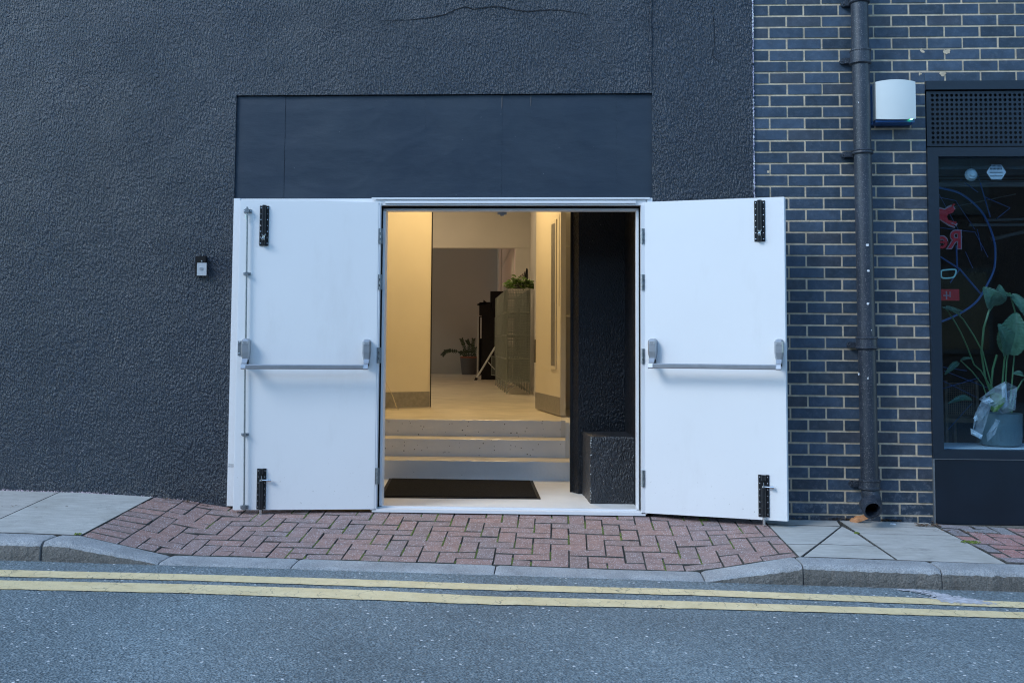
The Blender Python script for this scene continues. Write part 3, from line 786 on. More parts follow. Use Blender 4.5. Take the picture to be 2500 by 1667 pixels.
# ================================================================== DOOR LEAVES
def rnd_box(bm, x0, x1, y0, y1, z0, z1): bm.box(x0, x1, y0, y1, z0, z1)
def make_leaf(side, hx, hy, fx, fy, label):
    """local frame: x along the leaf from the hinge (times side), y<0 towards the street, z up"""
    ang = math.atan2((fy - hy) * side, (fx - hx) * side)
    H0 = Vector((hx, hy, 0)); D = Vector((math.cos(ang), math.sin(ang), 0)); N = Vector((math.sin(ang), -math.cos(ang), 0))
    L = math.hypot(fx - hx, fy - hy)
    t = thing('door_leaf', (hx, hy, 0), label, 'door', rotz=ang, local=True, group='white fire door leaves')
    def loc(px, py, off=0.0):   # pixel -> local (x, z) on the plane off in front of the leaf face
        P0 = H0 + N * off; d = ray(px, py)
        k = (P0 - CO).dot(N) / d.dot(N); p = CO + d * k - P0
        return p.dot(D), p.z
    z0, z1 = .006, 1.942
    xa, xb = sorted((0, side * L))
    MB().box(xa, xb, 0, .046, z0, z1).build('panel', M['white'], t, bevel=.0025, segs=2)
    # lip of the free edge
    e = side * L
    MB().box(min(e, e + side * .006), max(e, e + side * .006), .012, .052, z0, z1 - .002).build('edge_lip', M['whitef'], t, bevel=.001)
    MB().box(min(-side * .003, -side * .016), max(-side * .003, -side * .016), .006, .05, z0, z1).build('hinge_stile', M['whitef'], t, bevel=.001)
    return t, loc, L
def hinge(t, side, z0, z1):
    h = thing_local('hinge', t)
    a = -side * .002; b = -side * .028
    MB().box(min(a, b), max(a, b), -.003, .0015, z0, z1).build('hinge_leaf', M['zinc'], h, bevel=.0005)
    bm = MB(); bm.tube([(-side * .016, -.006, z0), (-side * .016, -.006, z1)], .0055, 8)
    bm.build('knuckle', M['zinc'], h, smooth=True)
    bm = MB()
    for f in (.28, .66):
        z = z0 + (z1 - z0) * f; bm.box(min(-side * .010, -side * .016), max(-side * .010, -side * .016), -.0135, -.0115, z - .008, z + .008)
    bm.build('bearing', M['chrome'], h, kind='stuff')
def thing_local(name, parent):
    o = bpy.data.objects.new(name, None); C.objects.link(o); o.parent = parent; wt[o] = None; return o
def screw(bm, x, z, y, r=.0042):
    bm.lathe([(r, y), (r * .8, y - .002), (.0001, y - .003)], x, 0, 10, 'y', z)
def tower_bolt(t, x0, x1, z0, z1, down):
    b = thing_local('tower_bolt', t)
    w = x1 - x0; xc = (x0 + x1) / 2; h = z1 - z0
    MB().box(x0, x1, -.005, -.0005, z0, z1).build('plate', M['bolt'], b, bevel=.001)
    bm = MB()
    sw = w * .21
    def sleeve(a, c):
        bm.prism([(xc - sw, -.005), (xc - sw * .95, -.019), (xc - sw * .55, -.025), (xc + sw * .55, -.025), (xc + sw * .95, -.019), (xc + sw, -.005)], a, c, 'z')
    if down: sleeve(z0, z0 + h * .70); sleeve(z1 - h * .13, z1)
    else: sleeve(z0 + h * .27, z1 + .003); sleeve(z0 + .002, z0 + h * .13)
    bm.build('sleeve', M['bolt'], b, smooth=True)
    bm = MB()
    for i in range(7):
        for x in (x0 + w * .14, x1 - w * .14): screw(bm, x, z0 + h * (.055 + .148 * i), -.005, .0042 if i % 2 == 0 else .0028)
    bm.build('screw', M['chrome'], b, smooth=True, kind='stuff')
    bm = MB()
    if down:
        bm.tube([(xc, -.014, z0 - .048), (xc, -.014, z0 + .01)], .009, 12)
        b2 = MB(); b2.tube([(xc, -.014, z0 + h * .70), (xc, -.014, z0 + h * .74)], .010, 10)
        b2.tube([(xc, -.016, z0 + h * .72), (xc + .052, -.018, z0 + h * .715)], .0042, 8)
        b2.tube([(xc + .040, -.018, z0 + h * .715), (xc + .060, -.018, z0 + h * .713)], .009, 10)
        b2.tube([(xc, -.010, z0 + h * .73), (xc, -.010, z0 + h * .82)], .003, 6); b2.build('bolt_knob', M['chrome'], b, smooth=True)
    else:
        bm.tube([(xc, -.014, z0 + h * .13), (xc, -.014, z0 + h * .27)], .0065, 10)
        MB().lathe([(.0095, -.020), (.0105, -.040), (.008, -.045), (.0001, -.046)], xc, 0, 12, 'y', z0 + h * .17).build('bolt_knob', M['chrome'], b, smooth=True)
        for s in (-1, 1): MB().tube([(xc + s * .008, -.018, z0 + h * .25), (xc + s * .008, -.020, z0 + h * .29)], .0045, 8).build('bolt_stop', M['chrome'], b, smooth=True)
    bm.build('bolt_rod', M['chrome'], b, smooth=True)
def end_unit(t, xc, zt_, zb):
    u = thing_local('panic_bar_end', t)
    w = .026; h = zt_ - zb; zm = zb + h * .36
    def sect(z, hw, d): return [(xc - hw, z, -.0005), (xc - hw, z, -d + .012), (xc - hw + .008, z, -d), (xc + hw - .008, z, -d), (xc + hw, z, -d + .012), (xc + hw, z, -.0005)]
    bm = MB(); secs = [(zt_, .012, .028), (zt_ - .006, .021, .046), (zt_ - .016, .026, .054), (zt_ - h * .45, .0265, .056), (zm + .012, .024, .052), (zm - .014, .018, .050)]
    rings = [[bm.bm.verts.new((x, y, z)) for x, z, y in sect(z, hw, d)] for z, hw, d in secs]
    for a, b in zip(rings, rings[1:]):
        for k in range(6): bm.bm.faces.new((a[k], a[(k + 1) % 6], b[(k + 1) % 6], b[k]))
    bm.bm.faces.new(rings[0]); bm.bm.faces.new(rings[-1][::-1])
    bm.build('housing', M['hard'], u, bevel=.002, segs=2)
    MB().box(xc - .018, xc + .018, -.0575, -.0555, zt_ - .034, zt_ - .016).build('badge', M['silver'], u, bevel=.0015)
    MB().box(xc - .012, xc + .012, -.0582, -.0576, zt_ - .0225, zt_ - .0205).box(xc - .010, xc + .010, -.0582, -.0576, zt_ - .0295, zt_ - .0275).build('badge_mark', M['zinc'], u, kind='stuff')
    MB().box(xc - .018, xc + .016, -.030, -.001, zb + .018, zm).build('bracket', M['black'], u)
    bm = MB()   # swinging arm
    rings = [[bm.bm.verts.new(v) for v in ((xc - hw, y0, z), (xc + hw, y0, z), (xc + hw, y1, z), (xc - hw, y1, z))] for z, hw, y0, y1 in ((zm - .006, .017, -.052, -.030), (zm - .03, .015, -.072, -.050), (zb + .028, .0145, -.104, -.074), (zb + .004, .0145, -.112, -.084), (zb - .003, .013, -.105, -.090))]
    for a, b in zip(rings, rings[1:]):
        for k in range(4): bm.bm.faces.new((a[k], a[(k + 1) % 4], b[(k + 1) % 4], b[k]))
    bm.bm.faces.new(rings[0]); bm.bm.faces.new(rings[-1][::-1])
    bm.build('arm', M['hard'], u, bevel=.002)
def panic_bar(t, xa, xb, z):
    h = .015
    poly = [(-.110, z - h * .6), (-.106, z - h), (-.088, z - h), (-.084, z - h * .6), (-.084, z + h * .8), (-.090, z + h), (-.104, z + h), (-.110, z + h * .6)]
    bm = MB().prism([(y, zz) for y, zz in poly], xa, xb, 'x')
    return bm.build('push_bar', M['hard'], t, bevel=.0015)

# left leaf
hxL, hyL = at(914, 1241, -.045).x, -.048
tL, loc, LL = make_leaf(-1, hxL, hyL, -2.034, -.155, 'left white fire door leaf with panic bar and vertical rods, swung back against the wall')
for a, b in ((557.7, 595), (670, 707), (848, 886), (1142, 1181)):
    hinge(tL, -1, loc(914, b)[1], loc(914, a)[1])
xa, za = loc(633, 600); xb, zb = loc(657.5, 503); tower_bolt(tL, xa, xb, za, zb, False)
xa, za = loc(626, 1242); xb, zb = loc(650.5, 1143); tower_bolt(tL, xa, xb, za, zb, True)
xl, zt_ = loc(599, 826, .05); _, zb = loc(599, 900, .1); end_unit(tL, xl, zt_, zb)
xr, _ = loc(895, 826, .05); end_unit(tL, xr, zt_, zb)
panic_bar(tL, xl + .014, xr - .014, loc(750, 895.5, .1)[1])
rd = thing_local('vertical_rod', tL)
xtop, zr0 = loc(603.7, 518, .02); xb_, zr1 = loc(596, 1240, .02); xm = loc(600, 828, .02)
MB().tube([(xtop, -.02, zr0), (xm[0], -.02, xm[1])], .0055, 10).build('rod', M['zinc'], rd, smooth=True)
MB().tube([(loc(598, 902, .02)[0], -.02, loc(598, 902, .02)[1]), (xb_, -.02, zr1 - .012)], .0055, 10).build('rod', M['zinc'], rd, smooth=True)
for (px, py, big) in ((603.7, 515, 1), (602.3, 668, 0), (597.3, 1060.5, 0), (595.5, 1238, 1)):
    x, z = loc(px, py, .02); hw, hh = (.024, .013) if big else (.023, .009)
    bm = MB(); bm.box(x - hw, x + hw, -.007, -.0005, z - hh * .8, z + hh * .8); bm.box(x - .011, x + .011, -.030, -.0065, z - hh, z + hh)
    if big: bm.box(x - .005, x + .005, -.026, -.014, z + hh * .9, z + hh + .012)
    bm.build('rod_guide', M['zinc'], rd, bevel=.001)
    bm = MB()
    for s in (-1, 1): screw(bm, x + s * .0175, z, -.007, .0036)
    bm.build('screw', M['chrome'], rd, smooth=True, kind='stuff')
x, z = loc(601, 530, .02); MB().tube([(x, -.02, z - .014), (x, -.02, z + .014)], .0075, 10).build('rod_collar', M['chrome'], rd, smooth=True)
# keeper plate on the left edge
kp = thing_local('latch_keeper', tL)
x, z = loc(585, 850); bm = MB(); bm.box(x - .010, x + .010, -.006, -.0005, z - .045, z + .045); bm.build('plate', M['zinc'], kp, bevel=.004, segs=2)
bm = MB()
for dz in (-.034, .034): screw(bm, x, z + dz, -.006, .0065)
bm.build('screw', M['chrome'], kp, smooth=True, kind='stuff')
# right leaf
hxR, hyR = at(1576, 1251, -.045).x, -.048
tR, loc, LR = make_leaf(1, hxR, hyR, 1.340, -.275, 'right white fire door leaf with panic bar, angled out in front of the blue brickwork')
for a, b in ((558, 595), (670, 708), (851, 888), (1147.5, 1188)):
    hinge(tR, 1, loc(1574, b)[1], loc(1574, a)[1])
xa, za = loc(1842, 590); xb, zb = loc(1867.5, 490); tower_bolt(tR, xa, xb, za, zb, False)
xa, za = loc(1852, 1260); xb, zb = loc(1878, 1159); tower_bolt(tR, xa, xb, za + .0, zb, True)
xl, zt_ = loc(1591.5, 826, .05); _, zb = loc(1591.5, 898, .1); end_unit(tR, xl, zt_, zb)
xr, _ = loc(1901, 826, .05); end_unit(tR, xr, zt_, zb)
panic_bar(tR, xl + .014, xr - .014, loc(1740, 894.5, .1)[1])
x, z = loc(1919, 845)
MB().box(LR + .0062, LR + .012, .02, .036, z - .025, z + .025).build('latch', M['zinc'], tR, bevel=.001)

# ================================================================== DOORBELL, ALARM
db = at(494, 650); db_t = thing('doorbell', (db.x, YR, db.z - .03), 'small black and silver doorbell with a round button on the black wall', 'doorbell')
a, b = at(484, 627), at(508, 676)
MB().box(a.x, b.x - .002, YR - .028, YR + .002, b.z + .004, a.z).build('body', M['black'], db_t, bevel=.003, segs=2)
a2, b2 = at(482, 642, -.05), at(505, 673, -.05)
MB().box(a2.x + .001, b2.x - .001, YR - .036, YR - .0285, b2.z, a2.z).build('faceplate', M['silver'], db_t, bevel=.002, segs=2)
c = at(492.5, 656, -.05)
MB().lathe([(.0125, YR - .0362), (.0125, YR - .038), (.0095, YR - .0385), (.0093, YR - .0375), (.0001, YR - .0375)], c.x, 0, 24, 'y', c.z).build('button', M['hard'], db_t, smooth=True)
c = at(493, 638, -.05)
MB().lathe([(.006, YR - .0282), (.0045, YR - .033), (.0001, YR - .034)], c.x, 0, 16, 'y', c.z).build('camera_lens', M['zinc'], db_t, smooth=True)

a, b = at(2139.5, 199, -.13), at(2238.5, 289, -.13)
al = thing('alarm_box', ((a.x + b.x) / 2, 0, b.z), 'square white burglar alarm box with a green light beside the downpipe', 'alarm box')
def alarm_shell(x0, x1, z0, z1, yb, yf, bow, name, mat, rise=.010):
    bm = MB(); n = 14; F_, B_ = [], []
    for i in range(n + 1):
        u = i / n; x = x0 + (x1 - x0) * u; q = 1 - (2 * u - 1) ** 2
        y = yf - bow * q
        F_.append([bm.bm.verts.new((x, y, z0 - rise * .7 * q)), bm.bm.verts.new((x, y - .002, (z0 + z1) / 2)), bm.bm.verts.new((x, y, z1 + rise * q))])
        B_.append([bm.bm.verts.new((x, yb, z0 - rise * .5 * q)), bm.bm.verts.new((x, yb, z1 + rise * q))])
    for i in range(n):
        for k in range(2): bm.bm.faces.new((F_[i][k], F_[i + 1][k], F_[i + 1][k + 1], F_[i][k + 1]))
        bm.bm.faces.new((F_[i][2], F_[i + 1][2], B_[i + 1][1], B_[i][1])); bm.bm.faces.new((F_[i][0], B_[i][0], B_[i + 1][0], F_[i + 1][0]))
        bm.bm.faces.new((B_[i][0], B_[i][1], B_[i + 1][1], B_[i + 1][0]))
    for i in (0, n): bm.bm.faces.new((F_[i][0], F_[i][1], F_[i][2], B_[i][1], B_[i][0]))
    return bm.build(name, mat, al, smooth=True)
alarm_shell(a.x, b.x, b.z, a.z, -.045, -.115, .022, 'cover', M['alarm'])
alarm_shell(a.x - .004, b.x + .002, b.z - .020, a.z - .004, 0.0, -.044, .012, 'base', M['alarmblue'], .003)
alarm_shell(a.x + .002, b.x - .002, b.z - .018, b.z + .01, -.046, -.094, .022, 'lower_strip', M['alarmblue'], .004)
c = at(2226, 290, -.13); MB().tube([(c.x - .006, -.120, c.z), (c.x + .006, -.119, c.z)], .005, 8).build('led', M['led'], al)

# ================================================================== BRICK WALL
PZ = .0729; LX = .2195; J = .0118
zr = at(1850, 14.3).z
XS = at(2267, 700).x; ZS = at(2400, 200).z
xA = at(1875.8, 28).x; xB = at(1919.1, 56).x
bw = thing('brick_wall', (XB, 0, -.05), 'blue black brick wall with pale mortar on the right of the doorway', 'wall')
bm = MB(); bm.box(XB + .001, XS - .001, -.0035, .2, -.3, 6).box(XS - .001, 7, -.0035, .2, ZS + .001, 6)
bm.build('mortar', M['mortar'], bw)
bcache = {}
def brick_mesh(w, h):
    k = (round(w, 3), round(h, 3))
    if k not in bcache:
        bcache[k] = MB().box(0, k[0], 0, .03, 0, k[1]).mesh('brick', bevel=.0022, mat=M['brick'])
    return bcache[k]
stuff = []; nb = 0
row = -14
while True:
    z1 = zr - row * PZ - J / 2; z0 = z1 - (PZ - J)
    if z1 < -.16: break
    off = xA if row % 2 == 0 else xB
    k0 = int((XB - off) / LX) - 2
    for k in range(k0, k0 + 30):
        x0 = off + k * LX + J / 2; x1 = x0 + LX - J
        x0_, x1_ = max(x0, XB + .001), x1
        z0c = z0
        lim = 6.8 if z0 >= ZS - .002 else XS - .002
        if z0 < ZS < z1 - .012 and x1 > XS:
            if x0_ < XS - .012: cuts = [(x0_, XS - .002, z0), (XS, x1, ZS + .003)]
            else: cuts = [(x0_, x1, ZS + .003)]
            for a_, b_, zc in cuts:
                if b_ - a_ < .01: continue
                if a_ < 3.0:
                    o = bpy.data.objects.new('brick', brick_mesh(b_ - a_, z1 - zc)); o.location = (a_, -.0065, zc); link(o, bw); nb += 1
                else: stuff.append((a_, b_, -.0065, .02, zc, z1))
            continue
        x1_ = min(x1_, lim)
        if x1_ - x0_ < .012: continue
        px_ok = x0_ < 3.0 and z0 < 3.32
        hidden = x1_ < 1.30 and z1 < 1.90
        x0_ += U(-.0012, .0012) if x0_ > XB + .01 else 0
        dz = U(-.001, .001)
        if px_ok and not hidden:
            o = bpy.data.objects.new('brick', brick_mesh(x1_ - x0_, z1 - z0))
            o.location = (x0_, -.0065 + U(-.0018, .0015), z0 + dz); o.rotation_euler = (U(-.012, .012), 0, U(-.006, .006))
            link(o, bw); nb += 1
        else: stuff.append((x0_, x1_, -.0065, .02, z0, z1))
    row += 1
bm = MB()
for s_ in stuff: bm.box(*s_)
bm.build('brickwork', M['brick'], bw, kind='stuff')
# mortar smears
bm = MB()
for px, py, s in ((2250, 124, .016), (2310, 128, .022), (2300, 182, .018), (2247, 182, .012), (1875, 420, .010), (2130, 1236, .006)):
    c = at(px, py); 
    for _ in range(6):
        k = 7; cx, cz = c.x + U(-s, s) * .7, c.z + U(-s, s) * .6; r = s * U(.3, .7)
        bm.face([(cx + r * U(.6, 1.2) * math.cos(6.28 * q / k), -.0085 - .0008 * rnd(), cz + r * U(.5, 1) * math.sin(6.28 * q / k)) for q in range(k)])
bm.build('mortar_smear', M['mortar'], bw, kind='stuff')

# ================================================================== DOWNPIPE
YP = -.10
def pipe_x(py): return at(2101 + (py - 150) * (2123 - 2101) / 1000.0, py, YP).x
dp = thing('downpipe', (pipe_x(1200), YP, 0), 'speckled black downpipe on the brick wall, ending in an open shoe at the pavement', 'downpipe')
def pz(py): return at(2110, py, YP).z
def seg(py0, py1, r0, r1=None): return [(pipe_x(py0), YP, pz(py0)), (pipe_x(py1), YP, pz(py1))]
rP = .0525
MB().tube([(pipe_x(-300), YP, pz(-300)), (pipe_x(500), YP, pz(500)), (pipe_x(1195), YP, pz(1195))], rP, 28).build('pipe', M['pipe'], dp, smooth=True)
def collar(py0, py1, rr=.062):
    z1, z0 = pz(py0), pz(py1); x = pipe_x(py0)
    prof = [(rP, z0 - .004), (rr, z0), (rr + .005, z0 + .004), (rr + .005, z0 + .012), (rr, z0 + .016), (rr, z1 - .016), (rr + .004, z1 - .012), (rr + .004, z1 - .004), (rr - .002, z1), (rP, z1)]
    MB().lathe(prof, x, YP, 28).build('collar', M['pipe'], dp, smooth=True)
def ear(py, px=2063):
    c = at(px, py, -.03); z = c.z; x1 = pipe_x(py)
    bm = MB(); bm.tube([(c.x - .012, -.03, z), (c.x - .012, -.002, z)], .019, 14); bm.box(c.x - .012, x1 - .03, -.045, -.004, z - .017, z + .017)
    bm.box(x1 - .05, x1 + .05, -.06, -.002, z - .012, z + .012)
    b = bm.build('bracket', M['pipe'], dp, bevel=.003)
    bm = MB(); bm.lathe([(.008, -.0305), (.007, -.035), (.0001, -.036)], c.x - .014, 0, 8, 'y', z); bm.build('bracket_bolt', M['pipe'], b)
collar(122, 158); ear(150)
def band(py):
    z = pz(py); x = pipe_x(py)
    MB().lathe([(rP, z - .016), (.0625, z - .013), (.0655, z - .008), (.062, z - .002), (.062, z + .003), (.066, z + .008), (.0625, z + .013), (rP, z + .015)], x, YP, 28).build('band', M['pipe'], dp, smooth=True)
    ear(py + 6, 2066)
band(372); band(4)
collar(822, 852); ear(842, 2081)
collar(1168, 1194, .061); ear(1180, 2086)
# shoe
sx, szz = pipe_x(1195), pz(1195)
e = at(2131, 1245, -.27)
pts = [(sx, YP, szz + .01), (sx + .001, YP - .008, szz - .03), (sx + .004, YP - .04, szz - .07), (e.x - .004, -.20, e.z + .02), (e.x, -.262, e.z)]
bm = MB(); pv = [Vector(p) for p in pts]
bm.tube(pts, [.0535, .0545, .055, .0535, .0555], 28, caps=False); bm.tube(pts[::-1], [.0455, .0455, .047, .047, .046], 28, caps=False)
bm.build('shoe', M['pipe'], dp, smooth=True)
d = (pv[-1] - pv[-2]).normalized(); u = Vector((1, 0, 0)); u = (u - d * u.dot(d)).normalized(); v = d.cross(u)
bm = MB(); ra = [bm.bm.verts.new(pv[-1] + (u * math.cos(6.2832 * k / 28) + v * math.sin(6.2832 * k / 28)) * .0575) for k in range(28)]
rb = [bm.bm.verts.new(pv[-1] + d * .004 + (u * math.cos(6.2832 * k / 28) + v * math.sin(6.2832 * k / 28)) * .0455) for k in range(28)]
rc = [bm.bm.verts.new(pv[-1] - d * .012 + (u * math.cos(6.2832 * k / 28) + v * math.sin(6.2832 * k / 28)) * .0575) for k in range(28)]
for k in range(28): bm.bm.faces.new((ra[k], ra[(k + 1) % 28], rb[(k + 1) % 28], rb[k])); bm.bm.faces.new((rc[k], rc[(k + 1) % 28], ra[(k + 1) % 28], ra[k]))
bm.build('shoe_rim', M['pipe'], dp, smooth=True)
for px, py, w_, h_ in ((2118, 598, .013, .010), (2120, 661, .010, .008), (2119, 741, .009, .009), (2099, 913, .006, .010), (2119, 923, .005, .008), (2128, 806, .002, .004), (2097, 250, .003, .006)):
    x = at(px, py, YP - rP).x; z = at(px, py, YP - rP).z; dx = x - pipe_x(py)
    yy = YP - math.sqrt(max(1e-5, (rP + .0015) ** 2 - min(.045, abs(dx)) ** 2))
    bm = MB(); a0 = U(-.5, .5)
    P = [(x + math.cos(a0 + q) * w_ * U(.7, 1.1), yy - .001 + abs(math.cos(a0 + q)) * .001, z + math.sin(a0 + q) * h_ * U(.7, 1.1)) for q in (.7, 2.3, 3.6, 4.4, 5.6)]
    bm.face(P); bm.face([(p[0], p[1] - .0012, p[2]) for p in P])
    bm.build('paper_scrap', M['paper'], dp)

# ================================================================== SHOP WINDOW
sw = thing('shop_window', (XS, 0, 0), 'shop window in a dark blue black frame under a perforated vent grille', 'window')
Fm = M['alum']; XE = 5.2
def zz_(py): return at(2400, py).z
MB().box(XS, XE, -.030, .08, zz_(221), zz_(200)).build('top_band', Fm, sw, bevel=.003)
zg1, zg0 = zz_(224), zz_(358)
# perforated grille: real holes in a folded sheet
hx0 = at(2274.5, 235).x; dxh = (at(2487, 235).x - at(2274.5, 235).x) / 18.0
hz0 = at(2400, 234).z; dzh = (at(2400, 234).z - at(2400, 348.5).z) / 10.0
bm = MB(); rr = dxh * .335; nx = 24
YG = -.012
def cell(cx, cz, hw, hh):
    n = 12; C4 = []; I4 = []
    for k in range(n):
        a = 2 * math.pi * (k + .5) / n; c_, s_ = math.cos(a), math.sin(a)
        m_ = max(abs(c_) / hw, abs(s_) / hh); C4.append((c_ / m_, s_ / m_)); I4.append((c_ * rr, s_ * rr))
    # outer square corners aligned: use 12 points incl. near-corners, then fill corner triangles
    O = [bm.bm.verts.new((cx + p[0], YG, cz + p[1])) for p in C4]; I = [bm.bm.verts.new((cx + p[0], YG, cz + p[1])) for p in I4]
    D_ = [bm.bm.verts.new((cx + p[0], YG + .004, cz + p[1])) for p in I4]
    for k in range(n):
        q = (k + 1) % n
        bm.bm.faces.new((O[k], O[q], I[q], I[k])); bm.bm.faces.new((I[k], I[q], D_[q], D_[k]))
        if (C4[k][0] ** 2 < (hw * .999) ** 2) != (C4[q][0] ** 2 < (hw * .999) ** 2):
            cxs = math.copysign(hw, C4[k][0] + C4[q][0]); czs = math.copysign(hh, C4[k][1] + C4[q][1])
            cv = bm.bm.verts.new((cx + cxs, YG, cz + czs)); bm.bm.faces.new((O[k], cv, O[q]))
for i in range(nx):
    for k in range(11): cell(hx0 + i * dxh, hz0 - k * dzh, dxh / 2, dzh / 2)
gx0, gx1 = hx0 - dxh / 2, hx0 + (nx - .5) * dxh; gz1, gz0 = hz0 + dzh / 2, hz0 - 10.5 * dzh
for q in ((XS + .004, gx0, zg0, zg1), (gx1, XE, zg0, zg1), (gx0, gx1, gz1, zg1), (gx0, gx1, zg0, gz0)):
    bm.face([(q[0], YG, q[2]), (q[1], YG, q[2]), (q[1], YG, q[3]), (q[0], YG, q[3])])
bm.build('vent_grille', Fm, sw)
MB().box(XS + .004, XE, .045, .05, zg0, zg1).build('vent_back', M['dark'], sw)
zf1, zf0 = zz_(362), zz_(1119); gxl = at(2290, 700, .02).x; gzt, gzb = zz_(384), zz_(1098)
fw = gxl - XS
def mitre(name, P): MB().prism(P, -.030, .05, 'y').build(name, Fm, sw, bevel=.002)
mitre('frame_stile', [(XS, zf0), (gxl, gzb), (gxl, gzt), (XS, zf1)])
mitre('frame_rail', [(XS + .0005, zf1), (gxl, gzt + .0005), (XE, gzt + .0005), (XE, zf1)])
mitre('frame_rail', [(XS + .0005, zf0), (XE, zf0), (XE, gzb - .0005), (gxl, gzb - .0005)])
MB().box(gxl - .003, XE, .018, .024, gzb - .003, gzt + .003).build('pane', M['glass'], sw)
zp0 = zz_(1279)
MB().box(XS + .010, XE, -.022, .05, zp0, zf0 - .006).build('kick_panel', M['panel'], sw, bevel=.002)
MB().box(XS + .004, XE, -.026, .05, zf0 - .005, zf0 - .001).build('trim_strip', M['hard'], sw)
MB().box(XS - .002, XS + .008, -.024, .1, zp0 - .02, zf0).build('edge_strip', M['zinc'], sw)
MB().box(XS + .002, XE, -.030, .2, -.35, zp0 - .004).build('plinth', M['concrete'], sw, bevel=.004)
# room behind the shop window
room = thing('shop_interior', (0, 0, 0), kind='structure')
x0r, x1r = XS + .005, XE
zsill = gzb + .004
bm = MB(); bm.box(x0r - .1, x0r - .003, .2, 4, -.1, 3.2).box(x1r, x1r + .1, .05, 4, -.1, 3.2).box(x0r - .1, x1r + .1, 4, 4.1, -.1, 3.2).box(x0r - .1, x1r + .1, .2, 4.1, 3.2, 3.3)
bm.build('shop_wall', M['dark'], room)
MB().box(x0r - .1, x1r + .1, .05, 4.1, -.2, -.1).build('shop_floor', M['shut'], room)
zb_sill = .0
MB().box(x0r, x1r, .052, .42, zsill - .03, zsill).build('sill_shelf', M['sill'], room)
MB().box(x0r, x1r, .10, .3, gzt - .06, gzt + .02).build('blind_box', M['shut'], room)
bm = MB()
for i in range(8): bm.box(x0r, x1r, .30 + .002 * i, .306 + .002 * i, at(2400, 384 + 8 * i, .3).z - .012, at(2400, 384 + 8 * i, .3).z)
bm.build('slat', M['shut'], room)
def rail(p, q, Y, r, name='ceiling_rail', mat='rail'):
    a, b = at(*p, Y), at(*q, Y); return MB().tube([a, b], r, 6).build(name, M[mat], room)
rail((2290, 449), (2560, 449), 1.2, .022); rail((2365, 549), (2560, 548), 1.8, .012); rail((2420, 584), (2560, 552), 2.2, .016); rail((2404, 538), (2560, 532), 2.2, .012); rail((2330, 505), (2480, 474), 2.4, .004)

# things on / behind the glass
def at_s(px, py, Y): return at(px, py, Y)
# neon lamp
YN = .75
nn = at(2320, 640, YN); ne = thing('neon_ring', (nn.x, YN, nn.z - .5), 'blue neon ring with thin blue rods glowing behind the shop window', 'neon light')
ring = [(2270, 452), (2291, 458), (2343, 472), (2386, 505), (2409, 538), (2426, 584), (2430, 621), (2426, 660), (2409, 697), (2385, 735), (2349, 762), (2301, 784), (2270, 790)]
def smooth_path(P, n=6):
    out = []
    for i in range(len(P) - 1):
        p0_, p1_, p2_, p3_ = P[max(i - 1, 0)], P[i], P[i + 1], P[min(i + 2, len(P) - 1)]
        for k in range(n):
            t = k / n; out.append(tuple(.5 * (2 * b + (c - a) * t + (2 * a - 5 * b + 4 * c - d) * t * t + (3 * b - a - 3 * c + d) * t ** 3) for a, b, c, d in zip(p0_, p1_, p2_, p3_)))
    return out + [P[-1]]
MB().tube([at(*p, YN) for p in smooth_path(ring)], .0075, 8).build('ring', M['blue'], ne, smooth=True)
for A1_, B1_, r in (((2388, 429), (2418, 531), .006), ((2345, 438), (2388, 470), .004), ((2402, 480), (2466, 508), .004), ((2466, 508), (2432, 535), .004), ((2293, 482), (2333, 490), .003), ((2333, 490), (2380, 560), .003), ((2380, 566), (2412, 628), .003), ((2296, 556), (2382, 567), .003),
                    ((2296, 627), (2343, 657), .008), ((2335, 600), (2337, 655), .008), ((2343, 657), (2394, 717), .009), ((2343, 657), (2320, 690), .006), ((2357, 615), (2375, 655), .003), ((2397, 612), (2386, 560), .003), ((2290, 470), (2350, 580), .0025), ((2303, 896), (2360, 905), .003), ((2303, 948), (2390, 922), .003), ((2305, 905), (2420, 950), .0025), ((2303, 930), (2385, 970), .0025), ((2315, 1048), (2372, 985), .003)):
    MB().tube([at(*A1_, YN + .03), at(*B1_, YN + .03)], r * .7, 6).build('rod', M['blue'], ne)
# sign with mirrored letters
YSg = .30
sp = at(2320, 560, YSg)
sg = thing('window_sign', (sp.x, YSg, sp.z), 'red and white lettered sign seen from behind in the shop window, above the tall plant', 'sign')
def text_mesh(body, size, off=0, ext=.002):
    cu = bpy.data.curves.new('t', 'FONT'); cu.body = body; cu.size = size; cu.extrude = ext; cu.offset = off
    o = bpy.data.objects.new('t', cu); C.objects.link(o); bpy.context.view_layer.update()
    me = bpy.data.meshes.new_from_object(o.evaluated_get(bpy.context.evaluated_depsgraph_get())); bpy.data.objects.remove(o); return me
def place_text(body, px_r, py_base, cap_px, mat, off, Y, name, parent, squeeze=1.0):
    p = at(px_r, py_base, Y); q = at(px_r, py_base - cap_px, Y); h = q.z - p.z; size = h / .70
    me = text_mesh(body, size, off); me.materials.append(mat)
    o = bpy.data.objects.new(name, me); o.location = p
    o.rotation_euler = (R_(90), 0, 0); o.scale = (-squeeze, 1, 1); link(o, parent); return o
place_text('Red', 2350, 606, 43, M['signwhite'], .008, YSg + .004, 'letter_outline', sg, .92)
place_text('Red', 2350, 606, 43, M['red'], .0015, YSg - .004, 'letters', sg, .92)
bull = [(2285, 520), (2294, 511), (2306, 508), (2316, 512), (2323, 506), (2330, 508), (2333, 505), (2326, 496), (2318, 494), (2325, 500), (2313, 510), (2311, 517), (2317, 529), (2326, 535), (2334, 539), (2333, 545), (2325, 542), (2314, 538), (2309, 530), (2302, 529), (2305, 536), (2311, 541), (2307, 545), (2299, 539), (2292, 530), (2285, 528)]
